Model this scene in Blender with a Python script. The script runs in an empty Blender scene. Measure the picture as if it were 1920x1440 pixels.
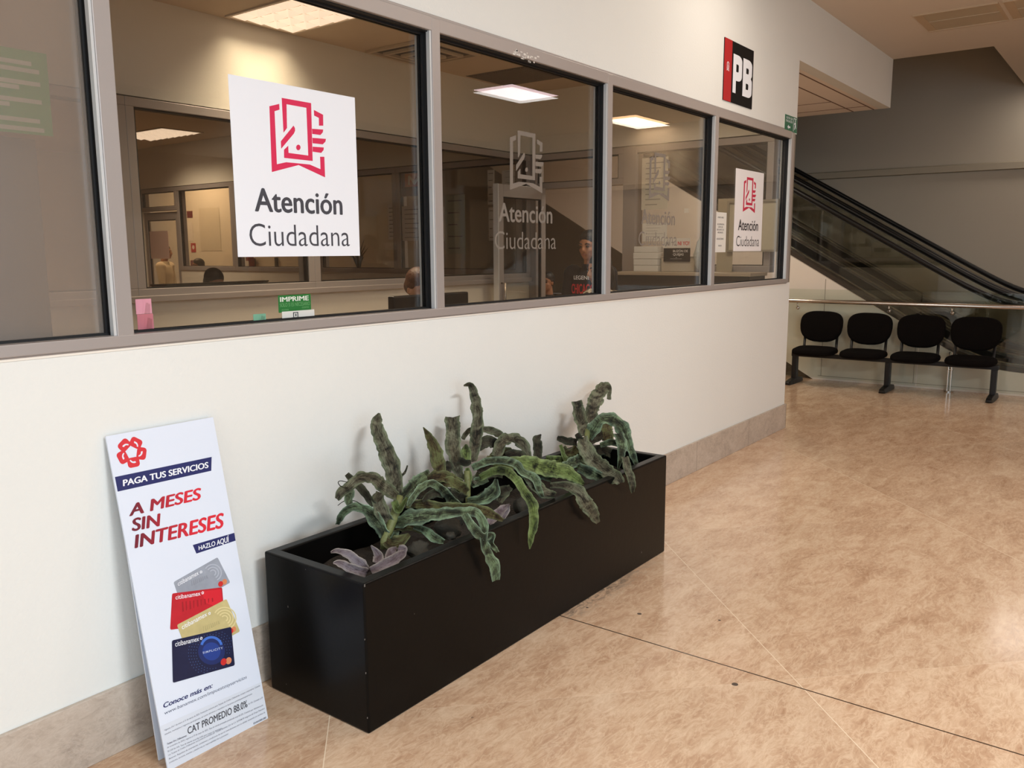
import bpy, bmesh, math, random
from mathutils import Vector, Matrix, noise
rnd = random.Random(7)
SC = bpy.context.scene
C = SC.collection
# ------------------------------------------------------------------ camera
F_PX, YAW, PITCH, ROLL = 1585.73, 0.644647, 0.155897, -0.005670
CAM = Vector((0, -2.5572, 1.6))
def _basis():
    cy, sy, cp, sp = math.cos(YAW), math.sin(YAW), math.cos(PITCH), math.sin(PITCH)
    fw = Vector((cy*cp, sy*cp, -sp)); r = Vector((sy, -cy, 0)); u = r.cross(fw)
    c, s = math.cos(ROLL), math.sin(ROLL)
    return c*r+s*u, -s*r+c*u, fw
RT, UP, FW = _basis()
cd = bpy.data.cameras.new('camera'); cam = bpy.data.objects.new('camera', cd); C.objects.link(cam)
cd.sensor_fit = 'HORIZONTAL'; cd.sensor_width = 36; cd.lens = F_PX/1920*36; cd.clip_start = .05; cd.clip_end = 100
cam.matrix_world = Matrix(((RT.x, UP.x, -FW.x, CAM.x), (RT.y, UP.y, -FW.y, CAM.y), (RT.z, UP.z, -FW.z, CAM.z), (0, 0, 0, 1)))
SC.camera = cam
def ray(u, v): return RT*((u-960)/F_PX) + UP*((720-v)/F_PX) + FW
def hy(u, v, y=0.0): r = ray(u, v); return CAM + r*((y-CAM.y)/r.y)
def hx(u, v, x): r = ray(u, v); return CAM + r*((x-CAM.x)/r.x)
def hz(u, v, z=0.0): r = ray(u, v); return CAM + r*((z-CAM.z)/r.z)
# ------------------------------------------------------------------ view, world, daylight
SC.view_settings.view_transform = 'Standard'; SC.view_settings.look = 'None'
SC.view_settings.gamma = 1; SC.view_settings.use_curve_mapping = False
SC.view_settings.exposure = 0.03
try:
    SC.cycles.use_denoising = True
    SC.cycles.transparent_max_bounces = 32
    SC.cycles.max_bounces = 8
    SC.cycles.diffuse_bounces = 4
    SC.cycles.sample_clamp_indirect = 6
    SC.cycles.caustics_reflective = False; SC.cycles.caustics_refractive = False
except Exception: pass
W = bpy.data.worlds.new('world'); SC.world = W; W.use_nodes = True
W.node_tree.nodes['Background'].inputs[0].default_value = (.80, .84, .90, 1)
W.node_tree.nodes['Background'].inputs[1].default_value = 0.42
def area(name, loc, target, sx, sy, power, col, spread=math.pi):
    l = bpy.data.lights.new(name, 'AREA'); l.shape = 'RECTANGLE'; l.size = sx; l.size_y = sy; l.energy = power; l.color = col; l.spread = spread
    o = bpy.data.objects.new(name, l); C.objects.link(o); o.location = loc
    o.rotation_euler = (Vector(target)-Vector(loc)).to_track_quat('-Z', 'Y').to_euler()
    return o
area('daylight_entrance', (-1.5, -7.8, 2.1), (0.6, 0, 1.5), 6.5, 3.2, 205, (.72, .95, 1.13))
area('daylight_side_door', (-4.6, -2.6, 1.9), (2, -1.2, 1.0), 3.5, 3.0, 44, (.74, .93, 1.08))
# ------------------------------------------------------------------ materials
def new_mat(name):
    m = bpy.data.materials.new(name); m.use_nodes = True
    nt = m.node_tree; b = nt.nodes['Principled BSDF']; return m, nt, b
def N(nt, t, **kw):
    n = nt.nodes.new(t)
    for k, v in kw.items(): setattr(n, k, v)
    return n
def lin(c):
    if isinstance(c, str): c = tuple(int(c[i:i+2], 16) for i in (0, 2, 4))
    if max(c) > 1.0: c = tuple(x/255 for x in c)
    return tuple((x/12.92 if x <= .04045 else ((x+.055)/1.055)**2.4) for x in c)+(1,)
MATS = {}
def mat(name, col, rough=.5, metal=0, var=0.0, scale=6, bump=0.0, bscale=60, spec=.5, coat=0, emit=None, estr=0):
    """plain procedural material: sRGB colour, noise variation of value, fine bump"""
    if name in MATS: return MATS[name]
    m, nt, b = new_mat(name); c = lin(col)
    b.inputs['Base Color'].default_value = c; b.inputs['Roughness'].default_value = rough
    b.inputs['Metallic'].default_value = metal; b.inputs['Specular IOR Level'].default_value = spec
    b.inputs['Coat Weight'].default_value = coat
    tc = N(nt, 'ShaderNodeTexCoord')
    nz = N(nt, 'ShaderNodeTexNoise'); nz.inputs['Scale'].default_value = scale; nz.inputs['Detail'].default_value = 6
    nt.links.new(tc.outputs['Object'], nz.inputs['Vector'])
    mx = N(nt, 'ShaderNodeMix', data_type='RGBA'); v = max(var, .01)
    mx.inputs[6].default_value = tuple(max(0, x*(1-v)) for x in c[:3])+(1,)
    mx.inputs[7].default_value = tuple(min(1, x*(1+v)) for x in c[:3])+(1,)
    nt.links.new(nz.outputs['Fac'], mx.inputs[0]); nt.links.new(mx.outputs[2], b.inputs['Base Color'])
    if bump:
        n2 = N(nt, 'ShaderNodeTexNoise'); n2.inputs['Scale'].default_value = bscale; n2.inputs['Detail'].default_value = 4
        nt.links.new(tc.outputs['Object'], n2.inputs['Vector'])
        bp = N(nt, 'ShaderNodeBump'); bp.inputs['Strength'].default_value = bump; bp.inputs['Distance'].default_value = .01
        nt.links.new(n2.outputs['Fac'], bp.inputs['Height']); nt.links.new(bp.outputs[0], b.inputs['Normal'])
    if emit:
        b.inputs['Emission Color'].default_value = lin(emit); b.inputs['Emission Strength'].default_value = estr
    MATS[name] = m; return m
def glass_mat(name, tint, r0=.04, glossy_tint=(1, 1, 1)):
    """thin architectural sheet: transparent plus a mirror reflection by Schlick's law"""
    m = bpy.data.materials.new(name); m.use_nodes = True; nt = m.node_tree; nt.nodes.clear()
    geo = N(nt, 'ShaderNodeNewGeometry'); dot = N(nt, 'ShaderNodeVectorMath', operation='DOT_PRODUCT')
    nt.links.new(geo.outputs['Normal'], dot.inputs[0]); nt.links.new(geo.outputs['Incoming'], dot.inputs[1])
    ab = N(nt, 'ShaderNodeMath', operation='ABSOLUTE'); nt.links.new(dot.outputs['Value'], ab.inputs[0])
    inv = N(nt, 'ShaderNodeMath', operation='SUBTRACT'); inv.inputs[0].default_value = 1; nt.links.new(ab.outputs[0], inv.inputs[1])
    pw = N(nt, 'ShaderNodeMath', operation='POWER'); pw.inputs[1].default_value = 5; nt.links.new(inv.outputs[0], pw.inputs[0])
    ma = N(nt, 'ShaderNodeMath', operation='MULTIPLY_ADD'); ma.inputs[1].default_value = 1-r0; ma.inputs[2].default_value = r0; nt.links.new(pw.outputs[0], ma.inputs[0])
    tr = N(nt, 'ShaderNodeBsdfTransparent'); tr.inputs[0].default_value = tint+(1,)
    gl = N(nt, 'ShaderNodeBsdfGlossy'); gl.inputs['Roughness'].default_value = 0.0; gl.inputs[0].default_value = glossy_tint+(1,)
    mix = N(nt, 'ShaderNodeMixShader'); out = N(nt, 'ShaderNodeOutputMaterial')
    nt.links.new(ma.outputs[0], mix.inputs[0]); nt.links.new(tr.outputs[0], mix.inputs[1]); nt.links.new(gl.outputs[0], mix.inputs[2])
    nt.links.new(mix.outputs[0], out.inputs[0]); MATS[name] = m; return m
M_wall = mat('white_wall_paint', (231, 231, 226), .62, var=.025, scale=1.6, bump=.12, bscale=90, spec=.3)
M_wallin = mat('beige_office_paint', (222, 217, 204), .7, var=.03, scale=2, bump=.08, bscale=80, spec=.25)
M_far = mat('taupe_wall_paint', (190, 178, 160), .75, var=.04, scale=1.2, bump=.1, bscale=70, spec=.2)
M_ceil = mat('ceiling_paint', (218, 205, 190), .8, var=.03, scale=2, spec=.2)
M_soffit = mat('soffit_panel_paint', (240, 228, 218), .75, var=.03, scale=2, spec=.2)
M_tileceil = mat('office_ceiling_tile', (196, 178, 155), .85, var=.04, scale=8, bump=.2, bscale=120, spec=.2)
M_alu = mat('anodised_aluminium', (172, 164, 160), .42, .35, var=.03, scale=3, spec=.4)
M_alulight = mat('bright_aluminium_bead', (222, 224, 224), .3, .3, var=.02, scale=3)
M_gasket = mat('black_rubber_gasket', (18, 17, 18), .6)
M_alushade = mat('shade_toned_aluminium', (138, 128, 116), .45, .3, var=.03)  # same aluminium, with its dim shaded tone put into the colour
M_black = mat('black_lacquer', (11, 10, 9), .30, var=.15, scale=5, bump=.03, bscale=40, spec=.14)
M_blackrub = mat('black_rubber', (14, 12, 12), .42, spec=.5)
M_fabric = mat('black_upholstery', (15, 11, 9), .95, var=.2, scale=60, bump=.3, bscale=300, spec=.1)
M_blackmetal = mat('black_powder_coat', (24, 21, 19), .45, spec=.4)
M_steel = mat('brushed_stainless_steel', (190, 178, 165), .25, .95, var=.05, scale=12)
M_chrome = mat('polished_steel', (215, 208, 200), .12, 1.0)
M_deck = mat('dark_escalator_decking', (74, 64, 55), .4, .4, var=.06)
M_skirt = mat('dark_skirt_panel', (26, 20, 16), .4, .1, var=.08)
M_white = mat('white_print', (238, 240, 246), .55, spec=.3)
M_board = mat('white_display_card', (222, 229, 242), .5, var=.01, spec=.3)
M_greytxt = mat('dark_grey_ink', (66, 66, 74), .6)
M_magenta = mat('crimson_ink', (216, 36, 84), .55)
M_crim2 = mat('deep_crimson_ink', (200, 28, 70), .55)
M_glass = glass_mat('clear_window_glass', (.90, .89, .875), .042)
M_glass2 = glass_mat('partition_glass', (.93, .92, .90), .03)
M_glassesc = glass_mat('smoked_escalator_glass', (.91, .91, .885), .04)
M_glassrail = glass_mat('greenish_railing_glass', (.93, .95, .925), .035)
# floor stone
def stone(name, base, light, dark, seams=False, sc=1.0):
    m, nt, b = new_mat(name); L = nt.links.new
    tc = N(nt, 'ShaderNodeTexCoord'); sep = N(nt, 'ShaderNodeSeparateXYZ'); L(tc.outputs['Object'], sep.inputs[0])
    def math_(op, a, bb=None, cc=None):
        n = N(nt, 'ShaderNodeMath', operation=op)
        for i, x in enumerate((a, bb, cc)):
            if x is None: continue
            if isinstance(x, (int, float)): n.inputs[i].default_value = x
            else: L(x, n.inputs[i])
        return n.outputs[0]
    vec = tc.outputs['Object']
    if seams:
        P = 2.43
        s = math_('DIVIDE', math_('SUBTRACT', math_('ADD', sep.outputs[0], sep.outputs[1]), 1.40), P)
        d = math_('DIVIDE', math_('SUBTRACT', math_('SUBTRACT', sep.outputs[0], sep.outputs[1]), 2.20), P)
        cs, cdn = math_('FLOOR', s), math_('FLOOR', d)
        cmb = N(nt, 'ShaderNodeCombineXYZ'); L(cs, cmb.inputs[0]); L(cdn, cmb.inputs[1])
        wn = N(nt, 'ShaderNodeTexWhiteNoise', noise_dimensions='3D'); L(cmb.outputs[0], wn.inputs['Vector'])
        vm = N(nt, 'ShaderNodeVectorMath', operation='MULTIPLY_ADD'); vm.inputs[1].default_value = (9, 9, 9)
        L(wn.outputs['Color'], vm.inputs[0]); L(tc.outputs['Object'], vm.inputs[2]); vec = vm.outputs[0]
        def dist(x): return math_('ABSOLUTE', math_('SUBTRACT', math_('FRACT', math_('ADD', x, .5)), .5))
        seam = math_('MAXIMUM', math_('MULTIPLY', math_('LESS_THAN', dist(s), .0007), .35), math_('MULTIPLY', math_('LESS_THAN', dist(d), .0010), .85))
        dk = math_('LESS_THAN', math_('ABSOLUTE', math_('SUBTRACT', sep.outputs[0], 2.962)), .0035)
    mp = N(nt, 'ShaderNodeMapping'); mp.inputs['Rotation'].default_value = (0, 0, math.radians(40)); mp.inputs['Scale'].default_value = (1.0*sc, 2.6*sc, 1.6*sc)
    L(vec, mp.inputs[0])
    n1 = N(nt, 'ShaderNodeTexNoise'); n1.inputs['Scale'].default_value = 2.6; n1.inputs['Detail'].default_value = 9; n1.inputs['Roughness'].default_value = .62; n1.inputs['Distortion'].default_value = .9
    L(mp.outputs[0], n1.inputs['Vector'])
    n2 = N(nt, 'ShaderNodeTexNoise'); n2.inputs['Scale'].default_value = 11; n2.inputs['Detail'].default_value = 8; n2.inputs['Roughness'].default_value = .7; n2.inputs['Distortion'].default_value = 1.6
    L(mp.outputs[0], n2.inputs['Vector'])
    r1 = N(nt, 'ShaderNodeValToRGB'); e = r1.color_ramp.elements
    e[0].position = .34; e[0].color = lin(dark); e[1].position = .68; e[1].color = lin(light)
    k = r1.color_ramp.elements.new(.5); k.color = lin(base)
    f = math_('ADD', math_('MULTIPLY', n1.outputs['Fac'], .52), math_('MULTIPLY', n2.outputs['Fac'], .48)); L(f, r1.inputs[0])
    col = r1.outputs[0]
    # crisp pale travertine veins
    n3 = N(nt, 'ShaderNodeTexNoise'); n3.inputs['Scale'].default_value = 5.5; n3.inputs['Detail'].default_value = 10; n3.inputs['Roughness'].default_value = .6; n3.inputs['Distortion'].default_value = 2.2
    L(mp.outputs[0], n3.inputs['Vector'])
    vein = math_('MULTIPLY', math_('SUBTRACT', 1, math_('MULTIPLY', math_('ABSOLUTE', math_('SUBTRACT', n3.outputs['Fac'], .52)), 26)), .42)
    vein = math_('MAXIMUM', vein, 0)
    def mixc(fac, c1, c2):
        mx = N(nt, 'ShaderNodeMix', data_type='RGBA'); L(fac, mx.inputs[0]); L(c1, mx.inputs[6])
        if isinstance(c2, tuple): mx.inputs[7].default_value = c2
        else: L(c2, mx.inputs[7])
        return mx.outputs[2]
    col = mixc(vein, col, lin(light))
    # pits
    vo = N(nt, 'ShaderNodeTexVoronoi'); vo.inputs['Scale'].default_value = 7; L(vec, vo.inputs['Vector'])
    nn = N(nt, 'ShaderNodeTexNoise'); nn.inputs['Scale'].default_value = 1.1; L(vec, nn.inputs['Vector'])
    pit = math_('MULTIPLY', math_('LESS_THAN', math_('ADD', vo.outputs['Distance'], math_('MULTIPLY', n2.outputs['Fac'], .16)), .105), math_('GREATER_THAN', nn.outputs['Fac'], .56))
    col = mixc(math_('MULTIPLY', pit, .55), col, lin((96, 78, 66)))
    if seams:
        tone = math_('MULTIPLY_ADD', wn.outputs['Value'], .10, .95)
        hs = N(nt, 'ShaderNodeHueSaturation'); L(tone, hs.inputs['Value']); L(col, hs.inputs['Color']); col = hs.outputs[0]
        col = mixc(math_('MULTIPLY', seam, .95), col, lin((246, 228, 200)))
        col = mixc(dk, col, lin((70, 52, 40)))
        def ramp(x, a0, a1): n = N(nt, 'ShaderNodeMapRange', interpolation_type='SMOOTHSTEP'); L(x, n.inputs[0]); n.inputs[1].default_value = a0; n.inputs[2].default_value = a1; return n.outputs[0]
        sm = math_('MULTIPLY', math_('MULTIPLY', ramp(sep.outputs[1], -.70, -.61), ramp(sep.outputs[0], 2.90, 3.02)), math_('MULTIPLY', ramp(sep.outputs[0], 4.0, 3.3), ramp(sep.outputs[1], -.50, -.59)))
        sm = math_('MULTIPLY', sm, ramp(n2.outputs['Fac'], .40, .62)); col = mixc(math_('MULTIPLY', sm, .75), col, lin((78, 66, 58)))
    L(col, b.inputs['Base Color'])
    rg = math_('MULTIPLY_ADD', n2.outputs['Fac'], .10, .10 if seams else .4); L(rg, b.inputs['Roughness'])
    b.inputs['Specular IOR Level'].default_value = .55
    MATS[name] = m; return m
M_floor = stone('polished_travertine', (208, 174, 143), (233, 207, 177), (177, 138, 107), True)
M_base = stone('travertine_skirting', (187, 172, 157), (205, 192, 178), (160, 145, 132), False, 1.8)
# ------------------------------------------------------------------ mesh helpers
def ortho(z):
    z = Vector(z).normalized(); a = Vector((0, 0, 1)) if abs(z.z) < .95 else Vector((1, 0, 0))
    x = a.cross(z).normalized(); return x, z.cross(x), z
class MB:
    def __init__(s): s.v = []; s.f = []; s.mi = []; s.cur = 0
    def add(s, vs, fs):
        o = len(s.v); s.v += [tuple(p) for p in vs]; s.f += [tuple(i+o for i in f) for f in fs]; s.mi += [s.cur]*len(fs); return s
    def box(s, a, b, M=None):
        x0, y0, z0 = (min(a[i], b[i]) for i in range(3)); x1, y1, z1 = (max(a[i], b[i]) for i in range(3))
        vs = [Vector(p) for p in ((x0,y0,z0),(x1,y0,z0),(x1,y1,z0),(x0,y1,z0),(x0,y0,z1),(x1,y0,z1),(x1,y1,z1),(x0,y1,z1))]
        if M: vs = [M @ p for p in vs]
        return s.add(vs, [(0,3,2,1),(4,5,6,7),(0,1,5,4),(1,2,6,5),(2,3,7,6),(3,0,4,7)])
    def tube(s, pts, r, n=12, cap=True, flat=1.0, upv=None):
        pts = [Vector(p) for p in pts]; k = len(pts); rs = r if isinstance(r, (list, tuple)) else [r]*k
        vs = []; px = None
        for i, p in enumerate(pts):
            t = (pts[min(i+1, k-1)]-pts[max(i-1, 0)]).normalized()
            if upv is not None: px = Vector(upv); px = (px-t*px.dot(t)).normalized()
            elif px is None: px = ortho(t)[0]
            else: px = (px-t*px.dot(t)).normalized()
            py = t.cross(px)
            for j in range(n):
                a = 2*math.pi*j/n; vs.append(p+px*(rs[i]*math.cos(a))+py*(rs[i]*flat*math.sin(a)))
        fs = [(i*n+j, i*n+(j+1) % n, (i+1)*n+(j+1) % n, (i+1)*n+j) for i in range(k-1) for j in range(n)]
        if cap: fs += [tuple(reversed(range(n))), tuple(range((k-1)*n, k*n))]
        return s.add(vs, fs)
    def ell(s, c, r, n=16, m=10, M=None):
        c = Vector(c); r = r if isinstance(r, (tuple, list)) else (r, r, r); vs = []
        for i in range(m+1):
            th = math.pi*i/m
            for j in range(n):
                ph = 2*math.pi*j/n; p = Vector((r[0]*math.sin(th)*math.cos(ph), r[1]*math.sin(th)*math.sin(ph), r[2]*math.cos(th)))
                vs.append(c+(M @ p if M else p))
        fs = [(i*n+j, (i+1)*n+j, (i+1)*n+(j+1) % n, i*n+(j+1) % n) for i in range(m) for j in range(n)]
        return s.add(vs, fs)
    def prism(s, poly, z0, z1, M=None):
        n = len(poly); ar = sum(poly[i][0]*poly[(i+1) % n][1]-poly[(i+1) % n][0]*poly[i][1] for i in range(n))
        if ar < 0: poly = poly[::-1]
        vs = [Vector((x, y, z0)) for x, y in poly]+[Vector((x, y, z1)) for x, y in poly]
        if M: vs = [M @ p for p in vs]
        return s.add(vs, [tuple(reversed(range(n))), tuple(range(n, 2*n))]+[(i, (i+1) % n, n+(i+1) % n, n+i) for i in range(n)])
    def sweep(s, prof, path):
        """prof: list of (a,b) offsets in x,z; path: list of (y,z) -> swept along y/z with vertical profile"""
        n = len(prof); vs = [Vector((a, y, z+b)) for y, z in path for a, b in prof]; k = len(path)
        fs = [(i*n+j, i*n+(j+1) % n, (i+1)*n+(j+1) % n, (i+1)*n+j) for i in range(k-1) for j in range(n)]
        fs += [tuple(reversed(range(n))), tuple(range((k-1)*n, k*n))]
        return s.add(vs, fs)
    def build(s, name, m, parent=None, smooth=False, bevel=0, seg=2, mods=None):
        me = bpy.data.meshes.new(name); me.from_pydata(s.v, [], s.f); ms = m if isinstance(m, list) else [m]
        for q in ms: me.materials.append(q)
        if len(ms) > 1: me.polygons.foreach_set('material_index', s.mi)
        bm = bmesh.new(); bm.from_mesh(me); bmesh.ops.recalc_face_normals(bm, faces=bm.faces); bm.to_mesh(me); bm.free()
        if smooth: me.polygons.foreach_set('use_smooth', [True]*len(me.polygons))
        me.update(); o = bpy.data.objects.new(name, me); C.objects.link(o)
        if parent: o.parent = parent
        if bevel:
            bv = o.modifiers.new('bevel', 'BEVEL'); bv.width = bevel; bv.segments = seg; bv.limit_method = 'ANGLE'
        if mods: mods(o)
        return o
def thing(name, label, cat, loc=(0, 0, 0), M=None, group=None, rz=0):
    o = bpy.data.objects.new(name, None); C.objects.link(o); o.empty_display_size = .1
    if M is not None: o.matrix_world = M
    else: o.location = loc; o.rotation_euler = (0, 0, rz)
    return tag(o, label, cat, group)
def tag(o, label, cat, group=None, kind=None):
    o['label'] = label; o['category'] = cat
    if group: o['group'] = group
    if kind: o['kind'] = kind
    return o
def struct(o, label=None):
    o['kind'] = 'structure'
    if label: o['label'] = label
    return o
def sroot(name, label=None):
    o = bpy.data.objects.new(name, None); C.objects.link(o); return struct(o, label)
def front_M(x, z, y=0.0): return Matrix(((1,0,0,x),(0,0,-1,y),(0,1,0,z),(0,0,0,1)))      # faces the hall (-y)
def side_M(y, z, x): return Matrix(((0,0,-1,x),(-1,0,0,y),(0,1,0,z),(0,0,0,1)))          # faces -x
DG = None
def text_mesh(body, bold=0.0, shear=0.0, space=1.0):
    heavy = bold if bold >= .015 else 0
    cu = bpy.data.curves.new('lettering', 'FONT'); cu.body = body; cu.size = 1; cu.offset = 0 if heavy else bold; cu.shear = shear; cu.space_character = space
    cu.resolution_u = 4; cu.extrude = 0
    o = bpy.data.objects.new('lettering', cu); C.objects.link(o)
    dg = bpy.context.evaluated_depsgraph_get(); dg.update()
    me = bpy.data.meshes.new_from_object(o.evaluated_get(dg)); vs = [v.co.copy() for v in me.vertices]; fs = [tuple(p.vertices) for p in me.polygons]
    bpy.data.objects.remove(o); bpy.data.curves.remove(cu); bpy.data.meshes.remove(me)
    if heavy:                        # a heavier cut: the outline printed several times, slightly shifted
        n = len(vs); V, Q = [], []
        for dx, dy in ((-heavy, 0), (heavy, 0), (0, heavy*.5), (0, -heavy*.5), (-heavy*.5, 0), (heavy*.5, 0)):
            o_ = len(V); V += [v+Vector((dx, dy, .00005*(o_//n))) for v in vs]; Q += [tuple(i+o_ for i in f) for f in fs]
        vs, fs = V, Q
    return vs, fs
def put_text(mb, body, x0, x1, ybase, ytop, z, bold=0.0, shear=0.0, space=1.0, M2=None, cap=True):
    """fit body between x0..x1 with baseline ybase and capital/ascender top ytop, in the parent's plane"""
    vs, fs = text_mesh(body, bold, shear, space)
    a, b = min(v.x for v in vs), max(v.x for v in vs); h = .729 if cap else max(v.y for v in vs)
    sx = (x1-x0)/(b-a); sy = (ytop-ybase)/h
    out = [Vector((x0+(v.x-a)*sx, ybase+v.y*sy, z+v.z)) for v in vs]
    if M2: out = [M2 @ p for p in out]
    mb.add(out, fs); return mb
def rrect(x0, y0, x1, y1, r, n=4):
    P = []
    for cx, cy, a0 in ((x1-r, y1-r, 0), (x0+r, y1-r, 90), (x0+r, y0+r, 180), (x1-r, y0+r, 270)):
        for i in range(n+1):
            a = math.radians(a0+90*i/n); P.append((cx+r*math.cos(a), cy+r*math.sin(a)))
    return P
def circ(cx, cy, r, n=24, ry=None): return [(cx+r*math.cos(2*math.pi*i/n), cy+(ry or r)*math.sin(2*math.pi*i/n)) for i in range(n)]
#==SETTING==
# ------------------------------------------------------------------ setting: shell
ZC, ZS, ZO, Z0, Z1 = 3.72, 3.19, 3.20, 1.312, 2.588       # hall ceiling, soffit, office ceiling, sill, header
XY = Matrix.Identity(4)
XZ = Matrix(((1,0,0,0),(0,0,1,0),(0,1,0,0),(0,0,0,1)))        # (x,y)->(x,z), depth -> +y
struct(MB().box((-5, -8, -.12), (13.5, 14, 0)).build('floor', M_floor))
m = MB(); m.prism([(-5,-8),(13.5,-8),(13.5,-1),(10.62,-1),(10.62,.12),(-5,.12)], ZC, ZC+.2)
struct(m.build('ceiling_hall', M_ceil))
wf = MB(); wf.box((-5, 0, 0), (7.5, .12, Z0)); wf.prism([(-5,Z1),(7.5,Z1),(7.5,ZS),(10.62,ZS),(10.62,ZC),(-5,ZC)], 0, .12, XZ)
wf.box((-5, 0, Z0), (-1.6, .12, Z1))
wall_front = struct(wf.build('wall_front', M_wall))
bb = MB(); bb.box((-5, -.016, 0), (7.512, 0, .222)); bb.box((7.5, -.016, 0), (7.515, .4, .222))
struct(bb.build('baseboard_front', M_base, bevel=.003))
jn = MB()
for x in (0.62, 1.62, 2.62, 3.62, 4.62, 5.62, 6.62): jn.box((x, -.0168, 0), (x+.003, -.0155, .221))
struct(jn.build('trim_1', mat('skirting_joint', (150,136,122), .8), parent=None))
# plaster edge below the sill rail
# office
struct(MB().box((-1.6, .12, ZO), (7.35, 14, ZO+.08)).build('ceiling_office', M_tileceil))
struct(MB().box((-1.7, .12, 0), (-1.6, 14, ZO)).build('wall_left', M_wallin))
wb = MB(); YA = 2.72; XB = 7.35
wb.box((-1.6, YA, 0), (XB, YA+.1, Z0)); wb.box((-1.6, YA, Z1), (XB, YA+.1, ZO)); wb.box((-1.6, YA, Z0), (1.45, YA+.1, Z1))
struct(wb.build('wall_partition', M_wallin))
we = MB(); we.box((XB, .12, Z1), (7.5, 14, ZC)); we.box((XB, .12, 0), (7.5, 1.45, Z0)); we.box((XB, 2.74, 0), (7.5, 9.24, Z0+.03)); we.box((XB, 10.25, 0), (7.5, 14, Z1))
struct(we.build('wall_end', M_wallin))
struct(MB().box((-1.6, 11.6, 0), (XB, 11.7, ZO)).build('wall_back', M_wallin))
# lobby behind the office end wall
so = struct(MB().box((7.5, .12, ZS), (10.62, 14, ZS+.1)).build('ceiling_lobby', M_soffit))
gr = MB()
for y in (.17, .40, 1.62, 2.84): gr.box((7.5, y, ZS-.003), (10.62, y+.014, ZS+.001))
for x in (8.55, 9.77, 10.30): gr.box((x, .40 if x < 10 else .17, ZS-.003), (x+.012, 9, ZS+.001))
gr.build('panel_joint', mat('dark_panel_joint', (120, 92, 78), .9), so)
struct(MB().box((9.0, 5.6, 0), (9.12, 14, ZS)).build('wall_lobby', M_wallin))
# escalator well
struct(MB().box((13.5, -8, 0), (13.62, 14, 6.6)).build('wall_far', M_far))
struct(MB().box((10.62, 7.2, 0), (13.5, 7.3, 6.6)).build('wall_void', M_far))
m = MB(); m.box((10.5, .12, ZS+.1), (10.62, 7.2, 6.6)); m.box((10.62, -1.1, ZC+.2), (13.5, -1, 6.6)); m.box((10.5, -1.1, ZC+.2), (10.62, .12, 6.6)); m.box((10.5, -1.1, 6.6), (13.62, 7.3, 6.7))
struct(m.build('wall_upper', M_far))
lg = MB(); lg.prism([(13.5,2.655),(13.41,2.66),(13.41,2.745),(13.44,2.76),(13.5,2.765)], -8, 7.2, Matrix(((1,0,0,0),(0,0,1,0),(0,1,0,0),(0,0,0,1))))
struct(lg.build('trim_2', mat('ledge_paint', (176, 163, 142), .7, var=.04)))
struct(MB().box((4.6, -8.1, 0), (13.5, -8, ZC)).build('wall_rear', M_far))
# ------------------------------------------------------------------ glazed shopfront, one window per bay
rails = MB()
rails.box((-1.6, -.012, Z1-.058), (7.36, .06, Z1)); rails.box((-1.6, -.004, Z1-.001), (7.42, .02, Z1+.012))
trim_h = struct(rails.build('trim_3', M_alu, bevel=.003))
sl = MB(); sl.box((-1.6, -.014, Z0), (7.40, .06, Z0+.036)); sl.box((-1.6, -.006, Z0-.006), (7.40, .03, Z0+.001))
struct(sl.build('trim_4', M_alu, bevel=.003))
struct(MB().box((-1.6, -.004, Z0-.012), (7.36, .02, Z0-.005)).build('trim_5', mat('paint_edge', (240, 232, 220), .5)))
posts = [(-.13, -.075), (1.354, 1.409), (2.829, 2.883), (4.303, 4.357), (5.789, 5.843), (7.362, 7.424)]
ZG0, ZG1 = Z0+.036, Z1-.058
M_frost = None
def frost():
    m = bpy.data.materials.new('frosted_film'); m.use_nodes = True; nt = m.node_tree; nt.nodes.clear(); L = nt.links.new
    tr = N(nt, 'ShaderNodeBsdfTransparent'); tr.inputs[0].default_value = (.86, .82, .78, 1)
    tc = N(nt, 'ShaderNodeTexCoord'); nz = N(nt, 'ShaderNodeTexNoise'); nz.inputs['Scale'].default_value = 3; L(tc.outputs['Object'], nz.inputs['Vector'])
    cr = N(nt, 'ShaderNodeValToRGB'); e = cr.color_ramp.elements; e[0].color = lin((176, 162, 150)); e[1].color = lin((186, 172, 160)); L(nz.outputs['Fac'], cr.inputs[0])
    df = N(nt, 'ShaderNodeBsdfDiffuse'); L(cr.outputs[0], df.inputs[0])
    gl = N(nt, 'ShaderNodeBsdfGlossy'); gl.inputs['Roughness'].default_value = .12; gl.inputs[0].default_value = (1, 1, 1, 1)
    m1 = N(nt, 'ShaderNodeMixShader'); m1.inputs[0].default_value = .30; L(tr.outputs[0], m1.inputs[1]); L(df.outputs[0], m1.inputs[2])
    m2 = N(nt, 'ShaderNodeMixShader'); m2.inputs[0].default_value = .05; L(m1.outputs[0], m2.inputs[1]); L(gl.outputs[0], m2.inputs[2])
    o = N(nt, 'ShaderNodeOutputMaterial'); L(m2.outputs[0], o.inputs[0]); return m
M_frost = frost()
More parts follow.
